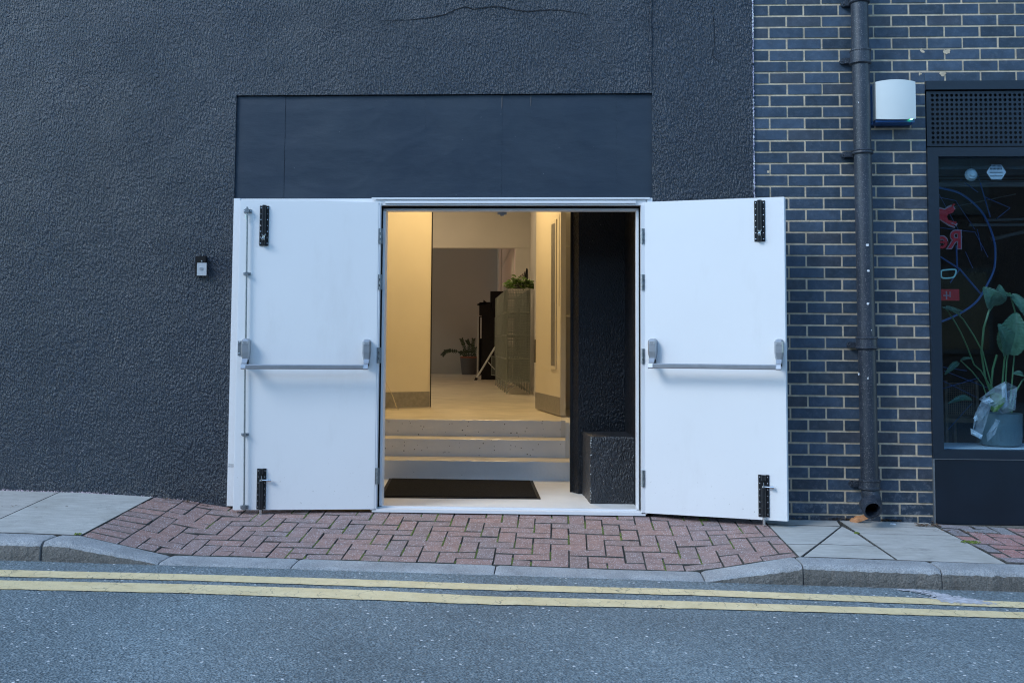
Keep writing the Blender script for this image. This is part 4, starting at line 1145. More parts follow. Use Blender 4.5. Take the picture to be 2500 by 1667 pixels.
bull = [(2270, 515), (2285, 513), (2296, 510), (2307, 513), (2313, 508), (2321, 505), (2327, 509), (2331, 513), (2326, 516), (2317, 520), (2311, 529), (2314, 537), (2325, 541), (2335, 542), (2333, 548), (2325, 543), (2318, 545), (2330, 549), (2328, 552), (2315, 547), (2303, 540), (2297, 536), (2290, 538), (2270, 530)]
bull += []
def poly_at(P, Y): return [(at(x, y, Y).x, at(x, y, Y).z) for x, y in P]
MB().prism(poly_at(bull, YSg), YSg - .006, YSg + .0, 'y').build('emblem', M['red'], sg)
cxm, cym = 2305, 528
MB().prism(poly_at([(cxm + (x - cxm) * 1.10, cym + (y - cym) * 1.22) for x, y in bull], YSg), YSg + .001, YSg + .006, 'y').build('emblem_outline', M['signwhite'], sg)
bm = MB().tube([at(*p, YSg) for p in ((2318, 521), (2326, 517), (2329, 511), (2325, 505), (2328, 499), (2331, 500))], .0055, 6); bm.build('emblem_tail', M['red'], sg)
lp = [(2298, 664), (2302, 660), (2330, 658), (2334, 663), (2331, 673), (2324, 678), (2303, 679), (2298, 674)]
MB().tube([at(*p, .34) for p in smooth_path(lp + lp[:1], 4)], .005, 8).build('glowing_loop', M['teal'], sg)
# small red plate
c = at(2318, 719, .4); rp = thing('red_plate', (c.x, .4, c.z), 'small red sign plate with a white mark behind the window glass, left of the plant', 'sign')
a, b = at(2285, 706, .4), at(2342, 734, .4)
MB().box(a.x, b.x, .398, .402, b.z, a.z).build('plate', M['red'], rp, bevel=.001)
bm = MB(); a, b = at(2309, 711, .395), at(2312.5, 731, .395); bm.box(a.x, b.x, .393, .397, b.z, a.z); a, b = at(2303, 720, .395), at(2320, 723, .395); bm.box(a.x, b.x, .3925, .3965, b.z, a.z); a, b = at(2318, 712, .395), at(2320.5, 726, .395); bm.box(a.x, b.x, .392, .396, b.z, a.z)
bm.build('mark', M['signwhite'], rp)
# hexagonal sticker and round disc
c = at(2432, 420, .03); hs = thing('hexagonal_sticker', (c.x, .03, c.z), 'pale hexagonal sticker with lines of small print inside the window glass', 'sticker')
P = [(2432 + 24 * math.cos(q), 421 + 21.5 * math.sin(q)) for q in [i * math.pi / 3 for i in range(6)]]
MB().prism(poly_at(P, .03), .027, .0275, 'y').build('face', simple('sticker_face', (.55, .58, .60), .6), hs)
bm = MB()
for k, (y, hw_) in enumerate(((405, 14), (412, 15), (421, 16), (430, 16), (438, 13))):
    a, b = at(2432 - hw_, y - (2.4 if k < 2 else .8), .025), at(2432 + hw_, y + (2.4 if k < 2 else .8), .025)
    if k < 2:
        n = 9
        for i in range(n):
            xx = a.x + (b.x - a.x) * i / n; bm.box(xx, xx + (b.x - a.x) / n * .65, .0255, .0265, b.z, a.z)
    else: bm.box(a.x, b.x, .0255, .0265, b.z, a.z)
bm.build('print', M['shut'], hs)
c = at(2371, 427, .085); dd = thing('round_fitting', (c.x, .085, c.z), 'round white fitting hanging behind the glass left of the hexagonal sticker', 'light fitting')
MB().lathe([(.038, .095), (.040, .085), (.028, .066), (.0001, .062)], c.x, 0, 24, 'y', c.z).build('dome', M['alarm'], dd, smooth=True)
MB().lathe([(.018, .0615), (.018, .056), (.0001, .054)], c.x, 0, 20, 'y', c.z + .004).build('cap', M['alarm'], dd, smooth=True)
MB().tube([(c.x, .09, c.z), (c.x, .09, gzt - .0)], .004, 6).build('stalk', M['shut'], dd)

# plants in the window
def leaf_mesh(bm, base, tip, width, up, bend=.1, fold=.25, n=10, ragged=0):
    base, tip, up = Vector(base), Vector(tip), Vector(up)
    d = tip - base; L = d.length; d.normalize(); side = d.cross(up).normalized(); nrm = side.cross(d).normalized()
    prev = None; sp_ = []
    for i in range(n + 1):
        t = i / n; w = width * math.sin(math.pi * (.06 + .92 * t) ** .8) ** .75 if t < 1 else .001
        if i == 0: w = width * .15
        c = base + d * L * t + nrm * bend * math.sin(math.pi * t) * L; sp_.append(c - nrm * .0015)
        rg = 1 + ((U(-ragged, ragged) * .5 + ragged * math.sin(i * 2.1)) if ragged else 0)
        v = [bm.bm.verts.new(c + side * w * q * rg + nrm * ((abs(q) ** 1.3) * fold * w + (abs(q) * .0028 * math.sin(i * 2.1) if ragged else 0))) for q in (-1, -.6, -.25, 0, .25, .6, 1)]
        if prev:
            for k in range(6): bm.bm.faces.new((prev[k], prev[k + 1], v[k + 1], v[k]))
        prev = v
YPt = .24
pb = at(2442, 1093, YPt - .1)
zpot0 = zsill + .001; cxp = at(2442, 1050, YPt).x
bp = thing('bird_of_paradise_plant', (cxp, YPt, zpot0), 'large leafy plant with tall stems in a grey pot on the window sill', 'potted plant')
rp_ = (at(2493, 1040, YPt).x - at(2391, 1040, YPt).x) / 2
zpt = at(2442, 1010, YPt - rp_ * .7).z
MB().lathe([(rp_ * .80, zpot0), (rp_ * .93, zpot0 + .012), (rp_ * .97, zpot0 + .05), (rp_, zpt), (rp_ * .94, zpt), (rp_ * .92, zpt - .02), (.001, zpt - .025)], cxp, YPt, 32).build('pot', M['pot'], bp, smooth=True)
stems = [([(2436, 1005), (2405, 920), (2396, 860), (2402, 800), (2414, 760), (2424, 745)], .007), ([(2440, 1000), (2425, 955), (2411, 905), (2400, 860), (2378, 820), (2352, 780), (2340, 768)], .0045), ([(2422, 950), (2395, 905), (2378, 890), (2362, 848), (2345, 810), (2325, 775), (2308, 752)], .0045),
         ([(2448, 1000), (2447, 940), (2452, 880), (2455, 865)], .006), ([(2456, 1000), (2455, 940), (2458, 880), (2470, 830)], .005), ([(2430, 1000), (2420, 940), (2424, 900), (2434, 866)], .007),
         ([(2420, 1000), (2400, 940), (2372, 905), (2345, 880)], .004), ([(2470, 1008), (2478, 960), (2495, 930), (2520, 905)], .005), ([(2465, 1005), (2480, 820), (2478, 760), (2465, 715)], .005)]
for P, r in stems:
    MB().tube([at(x, y, YPt + .02 * math.sin(i * 1.3)) for i, (x, y) in enumerate(P)], r, 7).build('stem', M['stem'], bp, smooth=True)
def lf(b, t, w, up=(0, -1, .2), bend=.08, fold=.3, Yb=YPt, Yt=YPt - .04, mat='stre', rag=.018, parent=None, lab=None):
    bm = MB(); leaf_mesh(bm, at(*b, Yb), at(*t, Yt), w, up, bend, fold, 40, rag)
    return bm.build('leaf', M[mat], parent or bp, smooth=True, label=lab)
lf((2466, 866), (2482, 762), .088, (-.5, -1, .1), .05, .35)
lf((2455, 868), (2436, 790), .075, (.4, -1, .3), .12, .4)
lf((2424, 748), (2400, 700), .062, (-.3, -1, .5), .25, .5)
lf((2424, 745), (2440, 694), .050, (.2, -1, -.2), .2, .3)
lf((2440, 712), (2474, 722), .028, (0, -.7, 1), -.15, .3)
lf((2470, 718), (2505, 775), .035, (0, -1, .3), .15, .3)
lf((2345, 770), (2300, 750), .018, (0, -1, .6), .1, .3)
lf((2310, 748), (2352, 760), .016, (0, -1, .6), -.1, .3)
lf((2345, 880), (2375, 875), .012, (0, -1, .6), .2, .3)
lf((2340, 884), (2306, 915), .020, (0, -1, .6), .2, .3)
lf((2372, 975), (2314, 985), .022, (0, -1, .8), .2, .3)
lf((2440, 962), (2424, 1006), .045, (-.4, -1, .2), .1, .5, YPt - .10, YPt - .14, 'pothos')
lf((2498, 915), (2472, 912), .02, (0, -1, .6), .1, .3)
# crumpled plastic wrap and card round the pot
def crumple(P, Y, name, mat, amp=.02):
    bm = MB(); cen = at(sum(p[0] for p in P) / len(P), sum(p[1] for p in P) / len(P), Y)
    c = bm.bm.verts.new(cen + Vector((0, -amp, 0))); ring_ = []
    for x, y in P: ring_.append(bm.bm.verts.new(at(x, y, Y) + Vector((0, U(-amp, amp), 0))))
    mid = [bm.bm.verts.new(cen.lerp(v.co, .55) + Vector((U(-.01, .01), U(-amp, amp), U(-.01, .01)))) for v in ring_]
    n = len(P)
    for i in range(n):
        k = (i + 1) % n; bm.bm.faces.new((ring_[i], ring_[k], mid[k], mid[i])); bm.bm.faces.new((mid[i], mid[k], c))
    return bm.build(name, mat, wr)
wp = at(2395, 1060, .1); wr = thing('plastic_wrap', (wp.x, .1, zsill), 'crumpled clear plastic wrapping leaning on the grey plant pot in the window', 'wrapping')
crumple([(2392, 975), (2425, 945), (2450, 930), (2488, 945), (2475, 1000), (2450, 1010), (2420, 990)], .10, 'sheet', M['wrap'], .03)
crumple([(2372, 1060), (2378, 1010), (2400, 965), (2420, 985), (2405, 1030), (2395, 1070)], .09, 'sheet', M['wrap'], .03)
crumple([(2370, 1045), (2400, 1062), (2396, 1072), (2372, 1060)], .08, 'scrap', M['paper'], .01)
crumple([(2412, 1078), (2408, 1060), (2430, 1022), (2442, 1026), (2428, 1060)], .08, 'scrap', M['wrap'], .01)
crumple([(2446, 945), (2455, 935), (2462, 990), (2450, 1000)], .1, 'scrap', M['paper'], .01)
crumple([(2376, 1020), (2383, 1012), (2388, 1020), (2380, 1028)], .08, 'scrap', M['paper'], .006)
crumple([(2398, 980), (2415, 968), (2426, 980), (2408, 985)], .09, 'scrap', M['paper'], .006)
# cane chair
cc = at(2350, 1000, 1.1)
ch = thing('cane_chair', (cc.x, 1.1, -.1), 'brown woven cane backed chair standing in the dark shop behind the glass', 'chair')
bm = MB(); a, b = at(2312, 935, 1.1), at(2382, 1012, 1.1)
n = 14
for i in range(n + 1):
    x = a.x + (b.x - a.x) * i / n; bm.box(x - .002, x + .002, 1.098, 1.102, b.z, a.z)
    z = b.z + (a.z - b.z) * i / n; bm.box(a.x, b.x, 1.1025, 1.106, z - .002, z + .002)
bm.build('backrest', M['cane'], ch)
MB().box(a.x - .02, a.x, 1.09, 1.12, -.1, a.z + .02).build('leg', M['cane'], ch); MB().box(b.x, b.x + .02, 1.09, 1.12, -.1, a.z + .02).build('leg', M['cane'], ch)
MB().box(a.x - .02, b.x + .02, 1.121, 1.55, b.z - .06, b.z - .03).build('seat', M['cane'], ch)
MB().box(a.x - .02, a.x, 1.52, 1.55, -.1, b.z - .061).build('leg', M['cane'], ch); MB().box(b.x, b.x + .02, 1.52, 1.55, -.1, b.z - .061).build('leg', M['cane'], ch)

# ================================================================== LOBBY
FZ = .422; Y1, Y2, Y3 = 1.437, 1.698, 1.93; Z1, Z2 = .146, .286
lob = thing('lobby', (0, 0, 0), kind='structure')
MB().box(-2.4, .6, .121, Y1 + .02, -.15, 0.0).build('landing_floor', M['floor0'], lob)
st = thing('steps', (-.9, Y1, 0), kind='structure', label='three worn concrete steps up from the white landing')
def step(y0, z0, z1, x1, y2):
    # slab with a chipped nosing edge
    bm = MB(); n = 90; A_v, B_v, D_v, E_v = [], [], [], []
    for i in range(n + 1):
        x = -2.38 + (x1 + 2.38) * i / n; jn = .004 * noise.noise(Vector((x * 22, z1 * 31, 0))) + .003 * noise.noise(Vector((x * 60, z1 * 11, 5)))
        A_v.append(bm.bm.verts.new((x, y0, z0))); B_v.append(bm.bm.verts.new((x, y0, z1 - .005 + jn)))
        D_v.append(bm.bm.verts.new((x, y0 + .006 + abs(jn), z1))); E_v.append(bm.bm.verts.new((x, y2, z1)))
    for i in range(n):
        for P, Q in ((A_v, B_v), (B_v, D_v), (D_v, E_v)): bm.bm.faces.new((P[i], P[i + 1], Q[i + 1], Q[i]))
    o = bm.build('step', M['step'], st); o.data.materials.append(M['floor1'])
    for p in o.data.polygons:
        if p.normal.z > .3: p.material_index = 1
step(Y1, -.01, Z1, .062, Y2 + .01); step(Y2, Z1 - .01, Z2, .031, Y3 + .01); step(Y3, Z2 - .01, FZ, -.004, 3.6)
# flank beside the steps at floor level
MB().box(.0625, .60, Y1 - .001, 3.3, -.01, FZ - .001).box(.0315, .0620, Y2 + .001, 3.3, Z1, FZ - .001).box(-.0035, .031, Y3 + .001, 3.3, Z2, FZ - .001).build('step_flank', M['cream'], st)
MB().box(-6.0, 2.0, 3.60, 14.2, FZ - .1, FZ).build('room_floor', M['floor1'], lob)
# walls
PD = 3.32          # plane of the inner double doors
bm = MB()
bm.box(-2.5, -2.4, .2, PD, -.1, 3.1)              # lobby left wall
bm.box(.6, .7, .2, PD, -.1, 3.1)                  # lobby right wall
bm.box(-2.5, -1.715, PD, PD + .1, -.1, 3.1)        # left of the inner doors
bm.box(-.249 + .03, .7, PD + .02, PD + .12, -.1, 3.1)
bm.box(-1.715, -.219, PD, PD + .1, 2.52, 3.1)
bm.box(-2.5, XWL + .02, .19, .21, -.1, 3.1)
bm.box(-2.5, .7, .2, PD + .1, 3.1, 3.2)            # ceiling
bm.box(-2.4, .6, .2005, .26, ZT0 + .06, 3.1)
bm.build('lobby_wall', M['cream'], lob)
# corridor and far room
def wallseg(bm, p, q, z0, z1, th=.1):
    p, q = Vector(p), Vector(q); d = (q - p).normalized(); nn_ = Vector((d.y, -d.x)) * th
    bm.prism([tuple(p), tuple(q), tuple(q + nn_), tuple(p + nn_)], z0, z1, 'z')
bm = MB()
wallseg(bm, (-.212, PD + .121), (-.485, 9.0), FZ - .05, 3.6)
bm.box(-.712, -.387, 9.0, 9.12, FZ, 3.6)
bm.box(-6.0, -.712, 9.0, 9.12, 2.505, 3.6)
bm.box(-6.1, -6.0, PD + .1, 14.2, FZ - .05, 3.7)
bm.box(-6.0, -2.5, PD, PD + .1, FZ - .05, 3.7)
bm.box(-2.5, .0, PD + .101, PD + .2, 3.1, 3.7)
bm.box(-6.1, 1.0, PD, 9.12, 3.6, 3.7)
bm.build('corridor_wall', M['cream'], lob)
MB().box(-6.0, -.40, 8.99, 9.13, 2.49, 2.504).build('bulkhead_trim', M['cream'], lob)
bm = MB(); bm.box(-6.1, -.9, 14.12, 14.25, FZ - .05, 4.0); bm.box(-6.1, 1.0, 9.121, 14.3, 4.0, 4.1); bm.box(-6.1, 1.0, 9.121, 9.2, 3.6, 4.0)
bm.build('back_wall', M['greywall'], lob)
MB().box(-6.0, -1.2, 14.09, 14.118, FZ, FZ + .11).build('skirting', M['greywall'], lob)
wallx = lambda y: -.73 + (y - 9.13) * (-1.19 + .73) / (14.12 - 9.13)
bm = MB(); wallseg(bm, (wallx(9.13), 9.13), (wallx(14.15), 14.15), FZ - .05, 1.0)
wallseg(bm, (wallx(9.13), 9.13), (wallx(14.15), 14.15), 3.7, 4.0)
bm.build('window_wall', M['greywall'], lob)
gw = thing('lattice_window', (wallx(11.5), 11.5, 1.0), 'tall many-paned window with pale bars in the far room, seen past the bulkhead', 'window')
bm = MB(); 
wallseg(bm, (wallx(9.13) + .05, 9.13), (wallx(14.0) + .05, 14.0), 1.0, 3.7, .02); bm.build('pane', M['pinkpane'], gw)
for i in range(9):
    y = 9.25 + i * .58; MB().box(wallx(y) - .035, wallx(y) + .01, y - .035, y + .035, 1.0, 3.7).build('glazing_bar', M['cream'], gw)
for z in (1.04, 1.55, 2.06, 2.57, 3.1, 3.6):
    bm = MB(); wallseg(bm, (wallx(9.2) - .02, 9.2), (wallx(14.0) - .02, 14.0), z - .03, z + .03, .03); bm.build('glazing_bar', M['cream'], gw)
MB().tube([(-1.245, 13.9, FZ), (-1.245, 13.9, 4.0)], .045, 12).build('riser_pipe', M['cream'], lob, smooth=True)

# ---- black pier, niche and plinth on the right
pier = thing('black_pier', (.25, .8, 0), 'black textured pier inside the doorway with a low square plinth at its foot', 'pier')
bm = MB()
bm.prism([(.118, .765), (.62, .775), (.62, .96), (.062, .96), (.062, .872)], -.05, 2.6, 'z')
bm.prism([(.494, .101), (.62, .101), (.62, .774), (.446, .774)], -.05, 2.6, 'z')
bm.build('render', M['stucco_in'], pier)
MB().box(.060, .112, .842, .8715, 0, 2.5).build('steel_angle', M['black'], pier, bevel=.003)
bm = MB()
bx = [(.192, .330), (.486, .336), (.458, .765), (.147, .762)]
h = .437; n = 10
ringz = [0, .1, .2, .3, .4, h - .012, h]
rings = []
for z in ringz:
    r = []
    P = subdiv(bx, .05)
    cx_ = sum(p[0] for p in P) / len(P); cy_ = sum(p[1] for p in P) / len(P)
    k = .97 if z == h else 1
    for x, y in P:
        jn = .006 * noise.noise(Vector((x * 18, y * 18, z * 18)))
        r.append(bm.bm.verts.new((cx_ + (x - cx_) * k + jn, cy_ + (y - cy_) * k + jn, z + (.004 * noise.noise(Vector((x * 20, y * 20, 9))) if z == h else 0))))
    rings.append(r)
m = len(rings[0])
for a, b in zip(rings, rings[1:]):
    for q in range(m): bm.bm.faces.new((a[q], a[(q + 1) % m], b[(q + 1) % m], b[q]))
bm.bm.faces.new(rings[-1])
bm.build('plinth', stucco('black_painted_plinth', (.020, .024, .031), .008, True), pier)
bm = MB()
for _ in range(26):
    z = U(.0, .43); bx_ = .192 + U(-.004, .004); s_ = U(.0012, .0042)
    if rnd() < .3: z = U(.37, .44); 
    bm.face([(bx_ - s_, .3245, z - s_), (bx_ + s_ * .8, .3240, z - s_ * .6), (bx_ + s_ * .5, .3245, z + s_)])
for _ in range(18):
    x_, z = U(.2, .48), U(.01, .43) ** 1.0; s_ = U(.0008, .0026); y_ = .330 + (x_ - .192) * .02 - .009
    bm.face([(x_ - s_, y_, z - s_), (x_ + s_, y_, z - s_ * .6), (x_ + s_ * .5, y_, z + s_)])
bm.build('chipped_edge', M['alarm'], pier, kind='stuff')

# ---- door mat
mt_c = [onz(950.4, 1169, 0), onz(1300.7, 1174.6, 0), onz(1319.9, 1218.4, 0), onz(925, 1215, 0)]
mp = [(p.x, p.y) for p in mt_c]
dm = thing('doormat', (sum(p[0] for p in mp) / 4, sum(p[1] for p in mp) / 4, 0), 'black rectangular doormat on the white landing at the foot of the steps', 'doormat')
MB().prism(mp, .0006, .006, 'z').build('rim', M['matrim'], dm, bevel=.002)
cxm_ = sum(p[0] for p in mp) / 4; cym_ = sum(p[1] for p in mp) / 4
MB().prism([(cxm_ + (x - cxm_) * .955, cym_ + (y - cym_) * .945) for x, y in mp], .0062, .011, 'z').build('pile', M['mat'], dm, bevel=.003)

# ---- inner doors
dl = thing('inner_door', (-1.70, 3.19, FZ), 'left cream inner door with a steel kick plate, nearly closed at the top of the steps', 'door', group='cream inner doors')
p0, p1 = Vector((-1.672, 3.19)), Vector((-1.276, 3.43))
d2 = (p1 - p0).normalized(); nrm2 = Vector((-d2.y, d2.x)) * .044
def quad_prism(p, q, off0, off1, z0, z1):
    n_ = Vector(((q - p).normalized().y, -(q - p).normalized().x))
    return MB().prism([tuple(p + n_ * off0), tuple(q + n_ * off0), tuple(q + n_ * off1), tuple(p + n_ * off1)], z0, z1, 'z')
quad_prism(p0, p1, -.044, 0, FZ + .008, 2.50).build('panel', M['creamdoor'], dl, bevel=.002)
quad_prism(p0 + d2 * .004, p1 - d2 * .004, .0005, .003, FZ + .010, FZ + .155).build('kick_plate', M['kick'], dl)
for z in (.62, 1.30, 2.15):
    MB().tube([(p0.x - .006, p0.y - .006, z), (p0.x - .006, p0.y - .006, z + .10)], .008, 8).build('hinge', M['creamdoor'], dl)
MB().box(-1.775, -1.684, 3.16, PD + .1, FZ, 2.52).build('jamb', M['creamdoor'], dl, bevel=.002)
gp = p1 + d2 * .005
MB().box(gp.x - .002, gp.x + .004, gp.y - .01, gp.y + .02, FZ + .004, 2.50).build('edge_gap_shade', M['black'], dl)  # black strip in place of the shaded slit at the free edge
MB().box(-1.6835, -1.6745, 3.170, 3.186, FZ + .004, 2.50).build('hinge_gap_shade', M['black'], dl)  # black strip added for the shade between jamb and leaf
dr = thing('inner_door', (-.249, PD, FZ), 'right cream inner door standing open with a narrow vision panel and pull handle', 'door', group='cream inner doors')
q0, q1 = Vector((-.249, PD - .01)), Vector((-.011, 2.316)); dq = (q1 - q0).normalized(); nq = Vector((dq.y, -dq.x))   # nq points to the left (visible face)
if nq.x > 0: nq = -nq
TH = .046
MB().prism([tuple(q0), tuple(q1), tuple(q1 - nq * TH), tuple(q0 - nq * TH)], FZ + .008, 2.50, 'z').build('panel', M['creamdoor'], dr, bevel=.002)
def on_leaf(px, py):
    P0 = Vector((q0.x, q0.y, 0)); Nn = Vector((nq.x, nq.y, 0)); d = ray(px, py)
    k = (P0 - CO).dot(Nn) / d.dot(Nn); p = CO + d * k; return (Vector((p.x, p.y)) - q0).dot(dq), p.z
def leafbox(s0, s1, o0, o1, z0, z1, name, mat, **kw):
    a, b = q0 + dq * s0, q0 + dq * s1
    return MB().prism([tuple(a + nq * o0), tuple(b + nq * o0), tuple(b + nq * o1), tuple(a + nq * o1)], z0, z1, 'z').build(name, mat, dr, **kw)
Ld = (q1 - q0).length
leafbox(.004, Ld - .004, .0005, .003, FZ + .010, FZ + .165, 'kick_plate', M['kick'])
s0, zt1 = on_leaf(1349, 549); s1, zb1 = on_leaf(1357, 893)
leafbox(s0 - .03, s1 + .03, .0006, .010, zb1 - .03, zt1 + .03, 'vision_frame', M['creamdoor'], bevel=.002)
leafbox(s0, s1, .0104, .012, zb1, zt1, 'vision_glass', M['kick'])
leafbox(Ld - .06, Ld - .045, .0004, .0015, FZ + .95, FZ + 1.75, 'edge_strip', M['kick'])
hz1 = at(1385, 603, 2.35).z; hz0 = at(1385, 771, 2.35).z
hs_ = q0 + dq * (Ld - .03) - nq * (TH + .001); ho = hs_ - nq * .055
MB().tube([(hs_.x, hs_.y, hz1), (ho.x - .01, ho.y, hz1 + .002), (ho.x, ho.y, hz1 - .02), (ho.x, ho.y, hz0 + .02), (ho.x - .01, ho.y, hz0 - .002), (hs_.x, hs_.y, hz0)], .009, 8).build('pull_handle', M['creamdoor'], dr, smooth=True)
MB().box(-.218, -.165, PD - .06, PD + .12, FZ, 2.52).build('jamb', M['creamdoor'], dr, bevel=.002)
# loose cable by the left door
cp = [(931, 882), (936, 905), (943, 935), (958, 965), (970, 985), (974, 992), (972, 996), (955, 999), (938, 997), (930, 994)]
MB().tube([at(x, y, 3.15 - (.15 if y > 985 else 0)) if y < 985 else onz(x, max(y, 999), FZ + .006) for x, y in cp], .0028, 6).build('cable', M['cable'], None, label='thin cream cable hanging loose beside the left inner door', cat='cable')
# closer / magnet under the head of the frame
c = at(1226, 512, .14)
mg = thing('door_magnet', (c.x, .14, c.z), 'small blue grey catch hanging under the top of the doorway', 'door catch')
z9 = zh0 - .026
MB().box(c.x - .030, c.x + .030, .125, .155, z9 - .012, z9 + .02).build('body', M['hard'], mg, bevel=.001)
MB().box(c.x - .012, c.x + .012, .128, .150, z9 - .022, z9 - .0125).build('latch', M['hard'], mg)

# ---- wire lockers
pA, pB = onz(1237.4, 963, FZ), onz(1210.3, 941, FZ); qA = onz(1293.8, 963, FZ)
wl_ = .281
dirL = (Vector((pB.x, pB.y)) - Vector((pA.x, pA.y))); LLk = dirL.length; dirL.normalize(); dirR = Vector((1, 0))
ztop = at(1237.4, 705, pA.y).z; zbot = at(1237.4, 932.6, pA.y).z
tier = (ztop - zbot) / 4; NB = 6; dep = LLk / NB
lk_lab = ['front', 'second', 'third', 'fourth', 'fifth', 'rearmost']
def wires(bm, a, b, cvec, n, r):
    pass
def wire(bm, a, b, r=.0021):
    bm.tube([a, b], r, 4, caps=False)
for i in range(NB):
    o2 = Vector((pA.x, pA.y)) + dirL * dep * i
    t = thing('wire_locker', (o2.x, o2.y, FZ), f'{lk_lab[i]} column of grey wire mesh lockers in the row along the corridor wall' if 0 < i < 5 else ('front grey green wire mesh locker of the row, leafy plant on its top' if i == 0 else 'rearmost grey wire mesh locker of the row, beside the black cabinet'), 'locker', group='wire mesh lockers along the corridor')
    gap = .012
    c00 = o2 + dirL * gap; c10 = c00 + dirR * wl_; c01 = o2 + dirL * (dep - .004); c11 = c01 + dirR * wl_
    V3 = lambda p, z: Vector((p.x, p.y, z))
    bm = MB()
    for p in (c00, c10, c01, c11): bm.tube([V3(p, FZ + .005), V3(p, ztop)], .005, 6)
    for k in range(5):
        z = zbot + tier * k
        for a, b in ((c00, c10), (c01, c11), (c00, c01), (c10, c11)): bm.tube([V3(a, z), V3(b, z)], .0042, 5)
    bm.build('frame', M['mesh'], t)
    bm = MB()
    m1 = (c00 + c10) / 2; 
    for a, b in ((c00, c10), (c00, c01)):
        mm = (a + b) / 2
        for p in (a, b): bm.tube([V3(mm, zbot), V3(p, FZ + .02)], .003, 4)
    bm.build('leg_brace', M['mesh'], t)
    st_ = .020 if i == 0 else .034
    for nm, a, b in (('mesh_front', c00, c10), ('mesh_side', c00, c01), ('mesh_back', c10, c11)):
        if i and nm == 'mesh_front': pass
        bm = MB(); n = int((b - a).length / st_)
        for k in range(1, n): p = a.lerp(b, k / n); wire(bm, V3(p, zbot), V3(p, ztop))
        n = int((ztop - zbot) / st_)
        for k in range(1, n): z = zbot + (ztop - zbot) * k / n; wire(bm, V3(a, z), V3(b, z))
        bm.build(nm, M['mesh'], t, kind='stuff')
    bm = MB()
    for k in range(5):
        z = zbot + tier * k + .001
        n = int(wl_ / st_)
        for q in range(1, n): wire(bm, V3(c00.lerp(c10, q / n), z), V3(c01.lerp(c11, q / n), z))
    bm.build('shelf', M['mesh'], t, kind='stuff')
    # doors, a little ajar
    for k in range(4):
        za_, zb_ = zbot + tier * k + .006, zbot + tier * (k + 1) - .006
        aj = R_(random.choice((0, 1, 2)) if (i < 5 or k) else 9); base_d = Vector((dirL.x, dirL.y)); ang_ = math.atan2(base_d.y, base_d.x) + aj
        dd_ = Vector((math.cos(ang_), math.sin(ang_))); a = c00 - dirR * .004; b = a + dd_ * (dep - .03)
        bm = MB()
        for p, q in ((V3(a, za_), V3(a, zb_)), (V3(b, za_), V3(b, zb_)), (V3(a, za_), V3(b, za_)), (V3(a, zb_), V3(b, zb_))): bm.tube([p, q], .0038, 5)
        n = 7
        for s in range(1, n): p = a.lerp(b, s / n); wire(bm, V3(p, za_), V3(p, zb_))
        bm.build('locker_door', M['mesh'], t)
# pothos on top
pc = Vector((pA.x + .14, pA.y + .2, ztop))
po = thing('pothos_plant', tuple(pc), 'bushy green trailing plant on top of the front wire locker', 'potted plant')
MB().lathe([(.06, ztop + .006), (.085, ztop + .05), (.08, ztop + .05), (.001, ztop + .045)], pc.x, pc.y, 16).build('pot', M['potdark'], po, smooth=True)
bm = MB()
for i in range(170):
    a = U(0, 6.28); r = .155 * math.sqrt(rnd()); c = Vector((pc.x + r * math.cos(a) * .98, pc.y + r * math.sin(a), ztop + U(.02, .17) * (1.1 - r / .24)))
    d = Vector((math.cos(a) + U(-.6, .6), math.sin(a) + U(-.6, .6), U(-.5, .5))).normalized()
    leaf_mesh(bm, c, c + d * U(.05, .08), U(.020, .030), (U(-.3, .3), -.6, 1), .12, .25, 4)
bm.build('foliage', M['pothos'], po, smooth=True, kind='stuff')
# boards leaning on the wall above the lockers
for i, (pxb, pxt, pyt, wd) in enumerate(((1262, 1270, 672, 2.2), (1268, 1275, 668, 2.0), (1273, 1281, 662, 2.0))):
    Yq = 6.9 + .25 * i
    a, b = at(pxb, 686, Yq), at(pxt, pyt, Yq); w_ = .006
    bd = thing('picture_board', (a.x, Yq, a.z), ['leftmost of the leaning boards above the wire lockers', 'middle leaning board above the wire lockers', 'right leaning board above the wire lockers, nearest the dark one'][i], 'board', group='boards leaning above the lockers')
    MB().prism([(a.x, a.z), (a.x + w_, a.z), (b.x + w_, b.z), (b.x, b.z)], Yq, Yq + .3, 'y').build('board', M['cane'], bd)
    MB().prism([(a.x + w_ + .001, a.z), (a.x + w_ + .010, a.z), (b.x + w_ + .010, b.z - .01), (b.x + w_ + .001, b.z - .01)], Yq + .01, Yq + .29, 'y').build('backing', M['cream'], bd)
a, b = at(1282, 690, 7.3), at(1287, 655, 7.3)
MB().prism([(a.x, a.z - .05), (b.x + .002, a.z - .05), (b.x + .002, b.z), (b.x - .012, b.z), (a.x, a.z + .1)], 7.3, 7.6, 'y').build('dark_board', M['black'], None, label='dark board leaning against the corridor wall behind the green plant', cat='board')
# small dark strip on the corridor wall
a, b = at(1305.5, 828, 5.0), at(1307.2, 885, 5.0)
MB().box(a.x - .004, b.x + .004, 5.0, 5.14, b.z, a.z).build('black_wall_strip', M['black'], None, label='narrow black bar fixed upright on the corridor wall past the right inner door', cat='bar')

